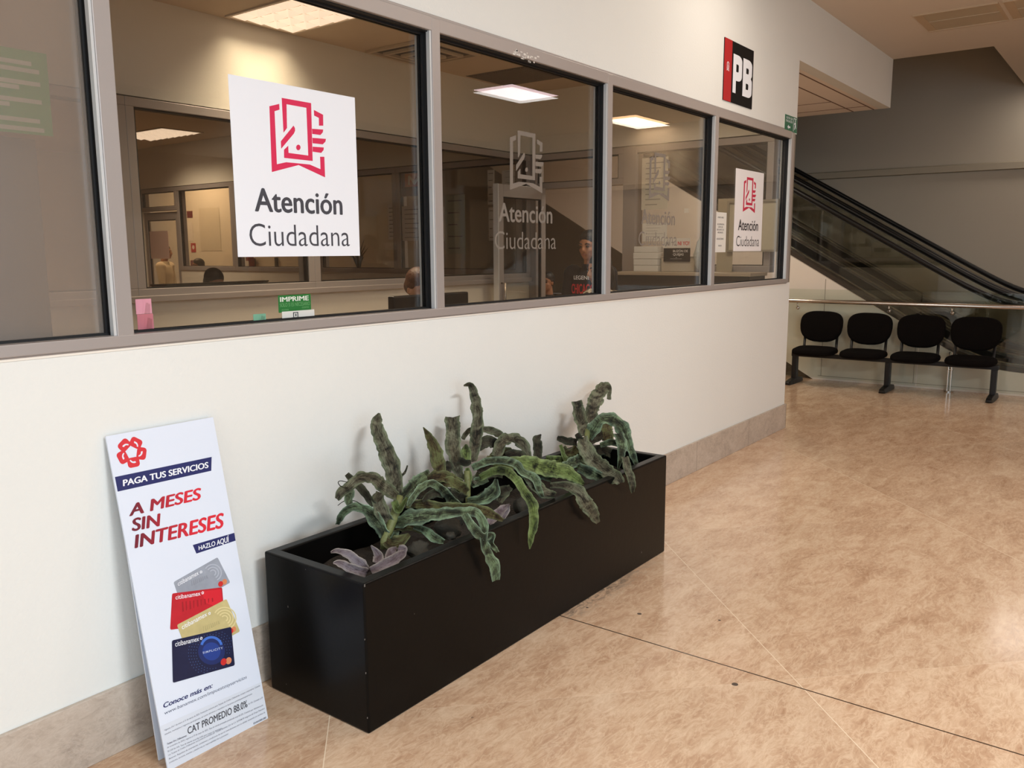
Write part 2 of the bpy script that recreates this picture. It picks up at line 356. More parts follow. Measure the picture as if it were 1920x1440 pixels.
for i in range(5):
    xa, xb = posts[i][1], posts[i+1][0]
    w = sroot('window_%d' % (i+1))
    g = MB().box((xa, .046, ZG0), (xb, .052, ZG1)).build('glass_pane', M_frost if i == 0 else M_glass, w)
    k = MB()
    for y0, y1, t in ((.034, .044, .012), (.0535, .064, .012)):
        k.box((xa, y0, ZG0), (xa+t, y1, ZG1)); k.box((xb-t, y0, ZG0), (xb, y1, ZG1)); k.box((xa+t, y0, ZG1-t), (xb-t, y1, ZG1)); k.box((xa+t, y0, ZG0), (xb-t, y1, ZG0+t*.6))
    k.box((xb-.004, .012, ZG0), (xb, .036, ZG1)); k.box((xa, .004, ZG1-.004), (xb, .036, ZG1)); k.box((xa, .028, ZG0), (xb, .036, ZG0+.005))
    k.build('gasket', M_gasket, w)
    b = MB(); b.box((xb-.0085, -.008, ZG0), (xb, .0125, ZG1)); b.build('glazing_bead', M_alulight, w)
    p = MB(); xp = posts[i+1]; p.box((xp[0], -.013, Z0+.004), (xp[1], .075, Z1-.004))
    p.build('mullion', M_alu, w, bevel=.003)
    b2 = MB(); b2.box((xp[0]-.010, .0655, ZG0), (xp[0]-.0005, .078, ZG1)); b2.build('rear_stop', M_alulight, w)
cp = MB(); cp.box((7.428, .002, Z0+.004), (7.498, .10, Z1-.004)); struct(cp.build('trim_6', M_alushade, bevel=.004))
# ------------------------------------------------------------------ partition behind the office and the end-wall glazing
def bay(name, axis, a0, a1, base, z0, z1, fw=.05, depth=(.0, .09), glass=M_glass2):
    """one glazed bay; axis 'x' runs along x at y=base, axis 'y' runs along y at x=base"""
    w = sroot(name); f = MB()
    def bx(mb, p0, p1, q0, q1, d0, d1):
        if axis == 'x': mb.box((p0, base+d0, q0), (p1, base+d1, q1))
        else: mb.box((base+d0, p0, q0), (base+d1, p1, q1))
    bx(f, a0, a1, z1-fw, z1, *depth); bx(f, a0, a1, z0, z0+fw, *depth)
    bx(f, a0, a0+fw, z0+fw, z1-fw, *depth); bx(f, a1-fw, a1, z0+fw, z1-fw, *depth)
    f.build('frame', M_alu, w, bevel=.004)
    k = MB(); c0, c1, e0, e1 = a0+fw, a1-fw, z0+fw, z1-fw
    for p0, p1, q0, q1 in ((c0, c0+.012, e0, e1), (c1-.012, c1, e0, e1), (c0, c1, e1-.012, e1), (c0, c1, e0, e0+.008)): bx(k, p0, p1, q0, q1, .012, .055)
    k.build('gasket', M_gasket, w)
    g = MB(); bx(g, c0+.001, c1-.001, e0+.001, e1-.001, .028, .033); g.build('glass_pane', glass, w); return w
ax = [1.45, 2.96, 4.43, 5.88, 7.33]
for i in range(4): bay('window_%d' % (6+i), 'x', ax[i], ax[i+1], YA-.02, Z0, Z1-.01, .058, (0, .13))
struct(MB().box((1.45, YA-.05, Z0-.03), (7.33, YA+.02, Z0+.012)).build('trim_7', M_alu, bevel=.004))
struct(MB().box((2.99, YA+.1, 0), (3.07, YA+.24, Z1)).build('trim_8', M_wallin))
bay('window_10', 'y', .13, 1.60, XB-.01, 1.40, Z1-.01, .06, (0, .12))
bay('window_11', 'y', 1.60, 2.68, XB-.01, 2.23, Z1-.01, .06, (0, .12))
struct(MB().box((XB-.02, 1.46, 0), (XB+.12, 1.60, Z1-.01)).build('trim_9', M_alu, bevel=.004))
struct(MB().box((XB-.02, 2.63, 0), (XB+.12, 2.735, Z1-.01)).build('trim_10', M_alu, bevel=.004))
cy = [2.84, 4.66, 6.07, 7.86, 9.24]
for i in range(4): bay('window_%d' % (12+i), 'y', cy[i], cy[i+1], XB-.01, Z0+.03, Z1-.01, .06, (0, .12))
# far door with transom, and the open door leaf in the office
bay('window_16', 'y', 9.24, 10.25, XB-.01, 2.24, Z1-.01, .06, (0, .12))
def door(name, axis_M, w, h, label):
    d = sroot(name, label); d.matrix_world = axis_M; f = MB()
    f.box((0, -.022, 0), (.085, .022, h)); f.box((w-.075, -.022, 0), (w, .022, h)); f.box((.085, -.022, h-.12), (w-.075, .022, h)); f.box((.085, -.022, 0), (w-.075, .022, .25)); f.box((.085, -.022, .95), (w-.075, .022, 1.03))
    f.build('frame', M_alu, d, bevel=.004)
    k = MB(); k.box((w-.088, -.012, .25), (w-.075, .012, h-.12)); k.box((.085, -.012, h-.13), (w-.075, .012, h-.12)); k.build('gasket', M_gasket, d)
    MB().box((.086, -.003, 1.03), (w-.076, .003, h-.121)).build('glass_pane', M_glass2, d)
    MB().box((.086, -.003, .25), (w-.076, .003, .95)).build('glass_pane', M_glass2, d)
    hd = MB(); hd.tube([(.045, -.022, 1.0), (.045, -.065, 1.0), (.045, -.065, 1.28), (.045, -.022, 1.28)], .011); hd.build('handle', M_steel, d, smooth=True)
    e = MB(); e.box((-.012, -.03, 0), (-.0005, .03, h)); e.build('edge_strip', M_alulight, d)
    return d
door('door_1', Matrix.Translation((6.52, 2.52, .012)), .80, 2.225, 'open aluminium glass door standing inside the office')
door('door_2', Matrix.Translation((XB+.05, 9.27, .012)) @ Matrix.Rotation(math.pi/2, 4, 'Z'), .95, 2.21, 'aluminium glass door at the far end of the back room')
k = MB()
for i in range(26):
    u_ = 962+rnd.random()*48; v_ = 90+(u_-962)*.33+rnd.random()*16; p = hy(u_, v_, -.0125); w_ = .003+.008*rnd.random(); hh = .002+.004*rnd.random(); k.box((p.x-w_, -.0128, p.z-hh), (p.x+w_, -.0119, p.z+hh))
k.build('tape_residue', mat('tape_residue_white', (222, 216, 208), .8), trim_h)
fl = bpy.data.objects['floor']
for (u_, v_, rr) in ((1199, 1151, .010), (1101, 1139, .006), (1349, 1163, .006), (1378, 1283, .012)):
    p = hz(u_, v_); k = MB(); k.prism([(p.x+rr*(1+.3*noise.noise((i*.9, u_, 0)))*math.cos(i*.523), p.y+rr*(1+.3*noise.noise((i*.9, v_, 0)))*math.sin(i*.523)) for i in range(12)], .0, .0004); k.build('stain', mat('dark_stain', (84, 70, 60), .7), fl)
#==OBJECTS==
# ------------------------------------------------------------------ ceiling lamps and added fill lamps (each carries its own light)
def em(name, col, strength):
    m, nt, b = new_mat(name); b.inputs['Base Color'].default_value = (.8, .8, .8, 1)
    b.inputs['Emission Color'].default_value = lin(col); b.inputs['Emission Strength'].default_value = strength; MATS[name] = m; return m
M_lampwarm = em('warm_tube_light', (255, 205, 150), 6.8)
M_lampday = em('neutral_tube_light', (255, 244, 232), 4)
M_lamppink = em('cool_pink_tube_light', (255, 226, 232), 6.2)
M_louvre = em('glowing_prismatic_diffuser', (255, 226, 196), 1.05)
M_lampframe = mat('white_lamp_frame', (206, 192, 172), .6)
def lamp(name, label, x0, y0, x1, y1, z, em_m, power, col, spread=math.pi, prism=None, group=None, lit=True):
    t = thing(name, label, 'ceiling light', ((x0+x1)/2, (y0+y1)/2, z), group=group)
    a, b = (x1-x0)/2, (y1-y0)/2; f = MB(); w = .022
    f.box((-a, -b, -.012), (a, -b+w, .0)); f.box((-a, b-w, -.012), (a, b, .0)); f.box((-a, -b+w, -.012), (-a+w, b-w, .0)); f.box((a-w, -b+w, -.012), (a, b-w, .0))
    f.build('lamp_frame', M_lampframe, t)
    d = MB()
    if prism:
        nx, ny = prism
        for i in range(nx):
            for j in range(ny):
                p0 = Vector((-a+w+(2*a-2*w)*i/nx, -b+w+(2*b-2*w)*j/ny, -.003)); p1 = Vector((-a+w+(2*a-2*w)*(i+1)/nx, -b+w+(2*b-2*w)*(j+1)/ny, -.003)); c = (p0+p1)/2; c.z = -.034
                g = .004
                d.add([(p0.x+g, p0.y+g, -.003), (p1.x-g, p0.y+g, -.003), (p1.x-g, p1.y-g, -.003), (p0.x+g, p1.y-g, -.003), c], [(0, 1, 4), (1, 2, 4), (2, 3, 4), (3, 0, 4)])
    else: d.box((-a+w, -b+w, -.008), (a-w, b-w, -.002))
    d.build('diffuser', em_m, t)
    if power:
        l = bpy.data.lights.new(name+'_light', 'AREA'); l.shape = 'RECTANGLE'; l.size = 2*a-.05; l.size_y = 2*b-.05; l.energy = power; l.color = col; l.spread = spread
        o = bpy.data.objects.new(name+'_light', l); C.objects.link(o); o.parent = t; o.location = (0, 0, -.045)
    return t
lamp('ceiling_light', 'square prismatic ceiling light glowing warm in the office above the large white poster', 3.70, 1.42, 4.29, 2.66, ZO, M_louvre, 29, (1, .82, .58), math.radians(118), (4, 8))
lamp('ceiling_light', 'added fill light hidden above the window header to brighten the standing man', 5.75, .22, 6.35, .82, ZO, M_louvre, 17, (1, .86, .66), math.radians(150), (4, 4))  # unseen lamp added to brighten the people and the counter
lamp('ceiling_light', 'glowing prismatic ceiling light in the back room beyond the office partition', 6.30, 7.80, 6.92, 9.05, ZO, M_louvre, 28, (1, .80, .58), math.radians(125), (4, 8))
lamp('ceiling_light', 'cool white hall ceiling light whose reflection hangs in the second glass pane', 9.0, -4.78, 10.12, -4.08, ZC, M_lamppink, 12, (1, .97, .95))
lamp('ceiling_light', 'warm hall ceiling light whose reflection hangs in the pane with the black complaints sign', 12.2, -4.72, 13.46, -4.05, ZC, M_lampwarm, 20, (1, .86, .68))
lamp('ceiling_light', 'warm hall ceiling light mirrored as a glow on the polished floor at right', 12.55, -1.85, 13.2, -1.2, ZC, M_lampday, 4, (1, .95, .86))
lamp('ceiling_light', 'added overhead fill light out of view, brightening the hall floor and wall', 4.6, -3.15, 5.8, -2.65, ZC, M_lampday, 28, (1, .92, .82))  # lamp added out of view to fill light onto floor and wall
lamp('ceiling_light', 'added fill light out of view over the entrance side, brightening the floor', 0.5, -4.8, 1.7, -4.2, ZC, M_lampday, 200, (.94, .98, 1.02))  # unseen lamp added to lift the brightness of the floor
lamp('ceiling_light', 'warm ceiling light in the waiting lobby behind the office', 8.6, 1.5, 9.8, 2.1, ZS, M_lampday, 30, (1, .90, .74))
lamp('ceiling_light', 'warm ceiling light in the lobby corridor past the back room', 7.9, 10.2, 8.6, 11.4, ZS, M_lampwarm, 22, (1, .74, .48))
lamp('ceiling_light', 'warm hall ceiling light washing the wall above the PB sign', 5.3, -1.2, 5.9, -.6, ZC, M_lampday, 12, (1, .87, .74))
# unlit recessed louvre panels in the hall ceiling
for i, (y0, y1, lab) in enumerate(((-1.275, -.585, 'unlit square recessed ceiling panel in the hall ceiling, whole in view'), (-1.99, -1.31, 'unlit recessed ceiling panel cut off by the top right of the photo'))):
    t = thing('ceiling_panel', lab, 'ceiling panel', (9.14, (y0+y1)/2, ZC), group='recessed hall ceiling panels'); b = (y1-y0)/2; a = .365
    f = MB(); f.box((-a, -b, -.014), (-a+.02, b, 0)); f.box((a-.02, -b, -.014), (a, b, 0)); f.box((-a+.02, b-.075, -.006), (a-.02, b, 0)); f.box((-a+.02, -b, -.006), (a-.02, -b+.03, 0))
    f.build('panel_frame', mat('panel_frame_paint', (196, 172, 142), .6), t)
    p = MB(); p.box((-a+.02, -b+.03, -.003), (a-.02, b-.075, -.0005)); p.box((-.03, -b+.03, -.009), (.03, b-.075, -.003)); p.build('louvre', mat('panel_louvre_paint', (190, 172, 145), .5), t)
# office ceiling grilles
t = thing('ceiling_vent', 'square white air diffuser with stepped blades in the office ceiling', 'ceiling vent', (5.33, 2.33, ZO)); f = MB()
for k in range(3):
    r0, r1 = .33-.1*k, .30-.1*k; z = -.012*k-.002
    for s in (-1, 1): f.box((-r0, s*r0, z-.02), (r0, s*r1, z)); f.box((s*r0, -r1, z-.02), (s*r1, r1, z))
f.build('blades', mat('vent_paint', (186, 168, 142), .6), t); MB().box((-.3, -.3, -.002), (.3, .3, -.0005)).build('backing', mat('vent_dark', (60, 52, 42), .8), t)
t = thing('ceiling_vent', 'dark square return grille in the office ceiling near the second pane', 'ceiling vent', (6.57, 2.32, ZO)); f = MB()
for k in range(26): f.box((-.28, -.335+.67*k/26, -.012), (.28, -.335+.67*k/26+.012, -.002))
f.build('slats', mat('grille_paint', (92, 82, 68), .7), t); MB().box((-.30, -.35, -.003), (.30, .35, -.0005)).build('frame', mat('grille_back', (74, 66, 54), .8), t)
# ------------------------------------------------------------------ signs on the glass and the wall
PX = [(292,340),(355,325),(357,362),(325,372),(340,713),(400,700),(455,705),(552,715),(621,745),(618,665),(645,665),(650,797),(480,718),(308,763)]
FR = [(371,286),(560,320),(570,692),(387,672),(386,620),(413,594),(415,640),(542,657),(530,350),(402,327),(405,480),(383,510)]
HD = [(366,565),(447,465),(456,480),(457,497),(450,515),(368,613)]
RT_ = [(578,364),(637,395),(638,465),(611,465),(610,415),(580,400)]
F1 = [(566,485),(638,490),(635,508),(620,525),(568,518)]; F2 = [(568,543),(655,550),(652,568),(635,585),(570,578)]; F3 = [(570,600),(642,605),(640,622),(625,640),(570,632)]
def _logo():
    """emblem outlines in the plane of the first poster, normalised to its lower left corner"""
    out = []
    for P in (PX, FR, HD, RT_, F1, F2, F3, circ(478, 605, 14, 14, 18)):
        out.append([((q := hy(420+x/3.4286, 100+y/3.4286)).x-1.814, q.z-1.585) for x, y in P])
    return out
LOGO = _logo()
def citizen_sign(parent, M_logo, M_txt, sx=1, ox=0, z=.0006, sy=1, oy=0):
    k = MB()
    for P in LOGO: k.prism([(ox+x*sx, oy+y*sy) for x, y in P], z-.0005, z)
    k.build('emblem', M_logo, parent)
    t = MB(); put_text(t, 'Atención', ox+.080*sx, ox+.490*sx, oy+.160*sy, oy+.245*sy, z, .022); t.build('lettering', M_txt, parent)
    t = MB(); put_text(t, 'Ciudadana', ox+.052*sx, ox+.521*sx, oy+.038*sy, oy+.122*sy, z, -.006); t.build('lettering', M_txt, parent)
t = thing('service_poster', 'large white poster with crimson emblem on the first clear pane', 'poster', M=front_M(1.814, 1.585, .0455), group='citizen service signs')
# poster lies on the outer face of the glass
t.matrix_world = front_M(1.814, 1.585, .045)
def on_glass(x, z): # re-project a point of the wall plane onto the glass plane at y=.045
    d = Vector((x, 0, z))-CAM; s = (.045-CAM.y)/d.y; p = CAM+d*s; return p.x, p.z
GX0, GZ0 = on_glass(1.814, 1.585); GX1, GZ1 = on_glass(2.388, 2.197); GS = (GX1-GX0)/.574
t.matrix_world = front_M(GX0, GZ0, .0455) @ Matrix.Scale(GS, 4)
MB().box((0, 0, -.0005), (.574, .612, 0)).build('sheet', M_white, t); citizen_sign(t, M_magenta, M_greytxt)
t = thing('service_poster', 'white emblem poster on the last glass pane by the corner', 'poster', M=front_M(*on_glass(6.205, 1.589), .0455) @ Matrix.Scale(GS, 4), group='citizen service signs')
MB().box((0, 0, -.0005), (.574, .615, 0)).build('sheet', mat('white_print_warm', (240, 236, 236), .55), t); citizen_sign(t, M_crim2, mat('near_black_ink', (40, 36, 40), .6))
M_vinyl = mat('grey_frosted_vinyl', (126, 116, 106), .75, spec=.2)
for (x, z, lab) in ((3.222, 1.568, 'grey vinyl emblem decal on the second clear pane in front of the open door'), (4.665, 1.588, 'grey vinyl emblem decal on the third clear pane above the black complaints sign')):
    gx, gz = on_glass(x, z); t = thing('window_decal', lab, 'window decal', M=front_M(gx, gz, .0457) @ Matrix.Scale(GS*1.055, 4), group='citizen service signs')
    citizen_sign(t, M_vinyl, M_vinyl, 1.07, -.01, .0003, 1.04)
# floor-level sign PB
t = thing('floor_sign', 'black and red wall sign reading PB above the windows', 'sign', M=front_M(5.911, 2.657, -.0005)); w, h = .543, .423
MB().box((.0, 0, -.0), (w, h, .006)).build('plate', mat('black_sign_face', (18, 17, 18), .6, spec=.15), t)
MB().box((.0, 0, .006), (.135, h, .0066)).build('red_band', mat('red_sign_band', (178, 22, 30), .5), t)
def arcp(cx, cy, rx, ry, a0, a1, n=7): return [(cx+rx*math.cos(math.radians(a0+(a1-a0)*i/n)), cy+ry*math.sin(math.radians(a0+(a1-a0)*i/n))) for i in range(n+1)]
def keyhole(outer, holes):
    P = list(outer)
    for h in holes:
        i = min(range(len(P)), key=lambda q: min((P[q][0]-x)**2+(P[q][1]-y)**2 for x, y in h)); j = min(range(len(h)), key=lambda q: (P[i][0]-h[q][0])**2+(P[i][1]-h[q][1])**2)
        P = P[:i+1]+h[j:]+h[:j+1]+P[i:]
    return P
def hole(x0, y0, x1, y1): return [(x0, y0), (x0, y1)]+[(x1-.05, y1), (x1, y1-.03), (x1, y0+.03), (x1-.05, y0)]
LP_ = keyhole([(0, 0), (.34, 0), (.34, .33)]+arcp(.56, .47, .44, .14, -90, 0, 5)+arcp(.56, .86, .44, .14, 0, 90, 5)+[(0, 1)], [hole(.34, .56, .62, .76)])
LB_ = keyhole([(0, 0)]+arcp(.60, .14, .40, .14, -90, 0, 5)+arcp(.80, .42, .20, .10, 0, 60, 3)+[(.86, .52)]+arcp(.78, .62, .20, .08, -50, 0, 3)+arcp(.56, .86, .42, .14, 0, 90, 5)+[(0, 1)], [hole(.34, .20, .62, .36), hole(.34, .62, .62, .77)])
for L_, x0, x1 in ((LP_, .160, .325), (LB_, .345, .522)):
    k = MB(); k.prism([(x0+(x1-x0)*x, .072+.268*y) for x, y in L_], .0066, .0072); k.build('letter', M_white, t)
k = MB()
for P in LOGO: k.prism([(.047+(x-.16)*.16, .205+(y-.3)*.24) for x, y in P], .0064, .0069)
k.build('emblem', M_white, t)
# evacuation sign
M_green = mat('safety_green', (26, 104, 74), .5)
t = thing('evacuation_sign', 'small green evacuation sign with running figure at the wall corner', 'sign', M=front_M(7.188, 2.578, -.0005)); w, h = .312, .137
MB().box((0, 0, 0), (w, h, .003)).build('plate', mat('sign_white_edge', (214, 220, 208), .5), t); MB().box((.004, .008, .003), (w-.004, h-.003, .0036)).build('green_face', M_green, t)
tm = MB(); put_text(tm, 'RUTA DE', .04, .19, .104, .122, .004, .01); put_text(tm, 'EVACUACIÓN', .03, .19, .078, .097, .004, .01); tm.build('lettering', M_white, t)
k = MB(); k.prism([(.07,.04),(.10,.058),(.10,.047),(.14,.047),(.14,.033),(.10,.033),(.10,.022)], .0036, .004); k.build('arrow', M_white, t)
k = MB(); k.box((.215, .016, .0036), (.222, .125, .004)); k.box((.222, .118, .0036), (.285, .125, .004)); k.prism(circ(.262, .106, .009, 12), .0036, .0041)
k.prism([(.245,.092),(.270,.096),(.274,.07),(.286,.045),(.278,.04),(.262,.062),(.248,.03),(.238,.034),(.252,.07),(.248,.08),(.236,.07),(.232,.076)], .0036, .0041); k.build('running_figure', M_white, t)
# notices on the glass
t = thing('paper_notice', 'white printed notice on the last pane beside the mullion', 'notice', M=front_M(*on_glass(5.85, 1.583), .0455)); MB().box((0, 0, -.0005), (.213, .293, 0)).build('sheet', mat('office_paper', (226, 222, 214), .6), t)
tm = MB()
for yy, x0, x1, s in ((.262, .05, .16, 'ATENTO AVISO'), (.212, .045, .168, 'SE SUSPENDEN'), (.192, .06, .15, 'CARTAS DE'), (.172, .04, .17, 'DESCUENTO DE'), (.152, .055, .155, 'ASEGURADOS'), (.105, .04, .17, 'AGRADECEMOS'), (.055, .075, .135, 'GRACIAS')): tm = MB(); put_text(tm, s, x0, x1, yy-.012, yy, .0003, .01); tm.build('lettering', M_greytxt, t)
t = thing('print_reminder', 'green print-only-if-needed sticker low on the first clear pane', 'sticker', M=front_M(*on_glass(1.976, 1.380), .0455) @ Matrix.Scale(GS, 4))
MB().box((0, 0, -.0004), (.152, .0635, 0)).build('sheet', mat('leaf_green_print', (30, 112, 48), .5), t); tm = MB(); put_text(tm, 'IMPRIME', .008, .142, .040, .058, .0003, .03); tm.build('lettering', mat('pale_print', (222, 226, 214), .6), t)
M_midgreen = mat('mid_green_print', (120, 176, 116), .6)
for body_, x0_, x1_, b0_, b1_, bo_ in (('SOLO SI ES NECESARIO', .007, .146, .021, .0355, -.01), ('morena', .014, .045, .007, .014, 0), ('CDMX', .108, .142, .011, .017, 0)): tm = MB(); put_text(tm, body_, x0_, x1_, b0_, b1_, .0003, bo_); tm.build('lettering', M_midgreen, t)
t = thing('paper_sheet', 'white sheet with a laptop drawing under the green sticker', 'paper', M=front_M(*on_glass(1.99, 1.348), .0452)); MB().box((0, .0, -.0004), (.155, .036, 0)).build('sheet', mat('office_paper', (226, 222, 214), .6), t)
k = MB()
for a_, b_ in (((.052,.012),(.056,.031)),((.072,.012),(.076,.031)),((.052,.028),(.076,.031)),((.044,.009),(.084,.012)),((.036,.002),(.092,.005)),((.062,.015),(.067,.025))): k.box((a_[0], a_[1], 0), (b_[0], b_[1], .0004))
k.build('laptop_drawing', M_greytxt, t)
for (x, z, w, h, col, lab, ex) in ((1.427, 1.409, .054, .048, (214, 148, 164), 'upper pink sticky note beside the first mullion', 0), (1.429, 1.360, .055, .049, (190, 112, 122), 'darker pink sticky note hanging below the other pink note', 0), (1.864, 1.353, .055, .029, (120, 172, 142), 'mint green sticky note low on the first clear pane', 0)):
    gx, gz = on_glass(x, z); t = thing('sticky_note', lab, 'sticky note', M=front_M(gx, gz, .0455), group='sticky notes on the window'); k = MB(); n = 6
    vs = [(w*i/n, h*j, (.002*math.sin(i*1.1))*(1-j)) for j in (0, 1) for i in range(n+1)]; k.add(vs, [(i, i+1, n+2+i, n+1+i) for i in range(n)])
    k.build('sheet', mat('sticky_%d' % col[0], col, .7), t, mods=lambda o: setattr(o.modifiers.new('solid', 'SOLIDIFY'), 'thickness', .0006))
# green sheet and locker behind the frosted pane
t = thing('green_sheet', 'green printed sheet behind the frosted pane at far left', 'poster', M=front_M(.93, 1.945, .10)); MB().box((0, 0, -.001), (.335, .235, 0)).build('sheet', mat('sheet_green', (56, 176, 84), .6), t)
k = MB()
for i, (y, x1) in enumerate(((.205, .29), (.185, .31), (.15, .31), (.135, .25), (.10, .31), (.085, .22), (.045, .30), (.02, .31))): k.box((.05 if i else .06, y-.012, 0), (x1, y, .0006))
k.build('print_lines', mat('pale_print', (222, 226, 214), .6), t); MB().box((-.02, 0, -.03), (.0, .24, -.002)).build('backing_board', mat('sheet_green', (56, 176, 84), .6), t)
t = thing('locker', 'grey steel locker blurred behind the frosted pane at far left', 'locker', (.86, .40, 0)); MB().box((-.40, -.2, 0), (.40, .2, 1.945)).build('body', mat('grey_locker_paint', (86, 88, 92), .5), t, bevel=.006); MB().box((-.36, -.205, .06), (.36, -.2, 1.9)).build('door', mat('grey_locker_paint', (86, 88, 92), .5), t); k = MB(); k.tube([(.3, -.205, 1.0), (.3, -.235, 1.0), (.3, -.235, 1.12), (.3, -.205, 1.12)], .008); k.build('handle', M_steel, t)
#==HALL==
# ------------------------------------------------------------------ black planter box
PX0, PX1, PY0, PY1, PZ = 1.8026, 3.969, -.5936, -.0731, .531
def planter():
    t = thing('planter_box', 'long black rectangular planter box on the floor against the white wall', 'planter', ((PX0+PX1)/2, (PY0+PY1)/2, 0))
    a, b, r, d = (PX1-PX0)/2, (PY1-PY0)/2, .046, .14
    k = MB(); vs = []
    for z, q in ((0, 0), (PZ, 0), (PZ, r), (PZ-d, r+.006)): vs += [(-a+q, -b+q, z), (a-q, -b+q, z), (a-q, b-q, z), (-a+q, b-q, z)]
    fs = [(3, 2, 1, 0), (12, 13, 14, 15)]
    for l in range(3):
        for i in range(4): j = (i+1) % 4; fs.append((l*4+i, l*4+j, l*4+4+j, l*4+4+i))
    k.add(vs, fs); k.build('box', M_black, t, bevel=.007, seg=3)
    M_chip = mat('chipped_paint', (104, 98, 92), .8)
    def chip(x0, y0, z0, x1, y1, z1): c = MB(); c.box((x0, y0, z0), (x1, y1, z1)); c.build('paint_chip', M_chip, t)
    for (u, v, s) in ((684, 1098, 2.2), (686, 1262, 1.6), (689, 1346, 1.5), (684, 1199, 1.3)):
        p = hy(u, v, PY0); w = s*.0012; x = p.x-t.location.x; chip(x-w, -b-.0006, p.z-w*1.6, x+w*.6, -b+.0006, p.z+w*1.6)
    for (u, v, s) in ((540, 1138, 2.0), (537, 1283, 1.0), (573, 1068, .8)):
        p = hx(u, v, PX0); w = s*.0012; y = p.y-t.location.y; chip(-a-.0006, y-w*.6, p.z-w, -a+.0006, y+w*.6, p.z+w*2)
    for (u, v, s) in ((1203, 1036, 2.6), (777, 1151, 1.0)):
        p = hy(u, v, PY0); w = s*.0012; x = p.x-t.location.x; chip(x-w, -b-.0006, p.z-w, x+w*.5, -b+.0006, p.z+w*1.6)
    return t
planter()
def soil():
    k = MB(); nx, ny = 60, 16; a0, a1, b0, b1 = PX0+.055, PX1-.055, PY0+.055, PY1-.055
    vs = []
    for i in range(nx+1):
        for j in range(ny+1):
            x = a0+(a1-a0)*i/nx; y = b0+(b1-b0)*j/ny; vs.append((x, y, .432+.022*noise.noise((x*9, y*9, 0))+.01*noise.noise((x*30, y*30, 2))))
    fs = [(i*(ny+1)+j, (i+1)*(ny+1)+j, (i+1)*(ny+1)+j+1, i*(ny+1)+j+1) for i in range(nx) for j in range(ny)]
    k.add(vs, fs); o = k.build('potting_soil', mat('dark_bark_soil', (46, 38, 29), .95, var=.5, scale=40, bump=1.0, bscale=90), smooth=True)
    tag(o, 'dark bark and soil filling the black planter box', 'soil', kind='stuff')
soil()
M_rock = mat('grey_brown_rock', (60, 56, 46), .85, var=.35, scale=14, bump=.6, bscale=50)
def rock(u, v, y, s, lab, sq=(1, .8, .7)):
    p = hy(u, v, y); k = MB(); k.ell((0, 0, 0), (s*sq[0], s*sq[1], s*sq[2]), 14, 9)
    k.v = [tuple(Vector(q)*(1+.45*noise.noise(Vector(q)*16/s*.1+Vector((u, v, 0)))+.2*noise.noise(Vector(q)*50/s*.1+Vector((v, u, 0))))) for q in k.v]
    o = k.build('rock', M_rock, smooth=True); o.location = (p.x, p.y, max(p.z, .44)); o.rotation_euler = (0, 0, u)
    tag(o, lab, 'rock', 'rocks in the planter')
rock(838, 992, -.42, .055, 'grey rock in the planter below the middle plant')
rock(782, 1030, -.44, .045, 'brownish rock beside the base of the left plant')
rock(858, 968, -.36, .05, 'dark rock behind the pale grey one in the planter')
rock(978, 948, -.42, .05, 'rock in the planter between the middle and right plants')
rock(845, 1005, -.50, .022, 'small stone near the front rim of the planter')
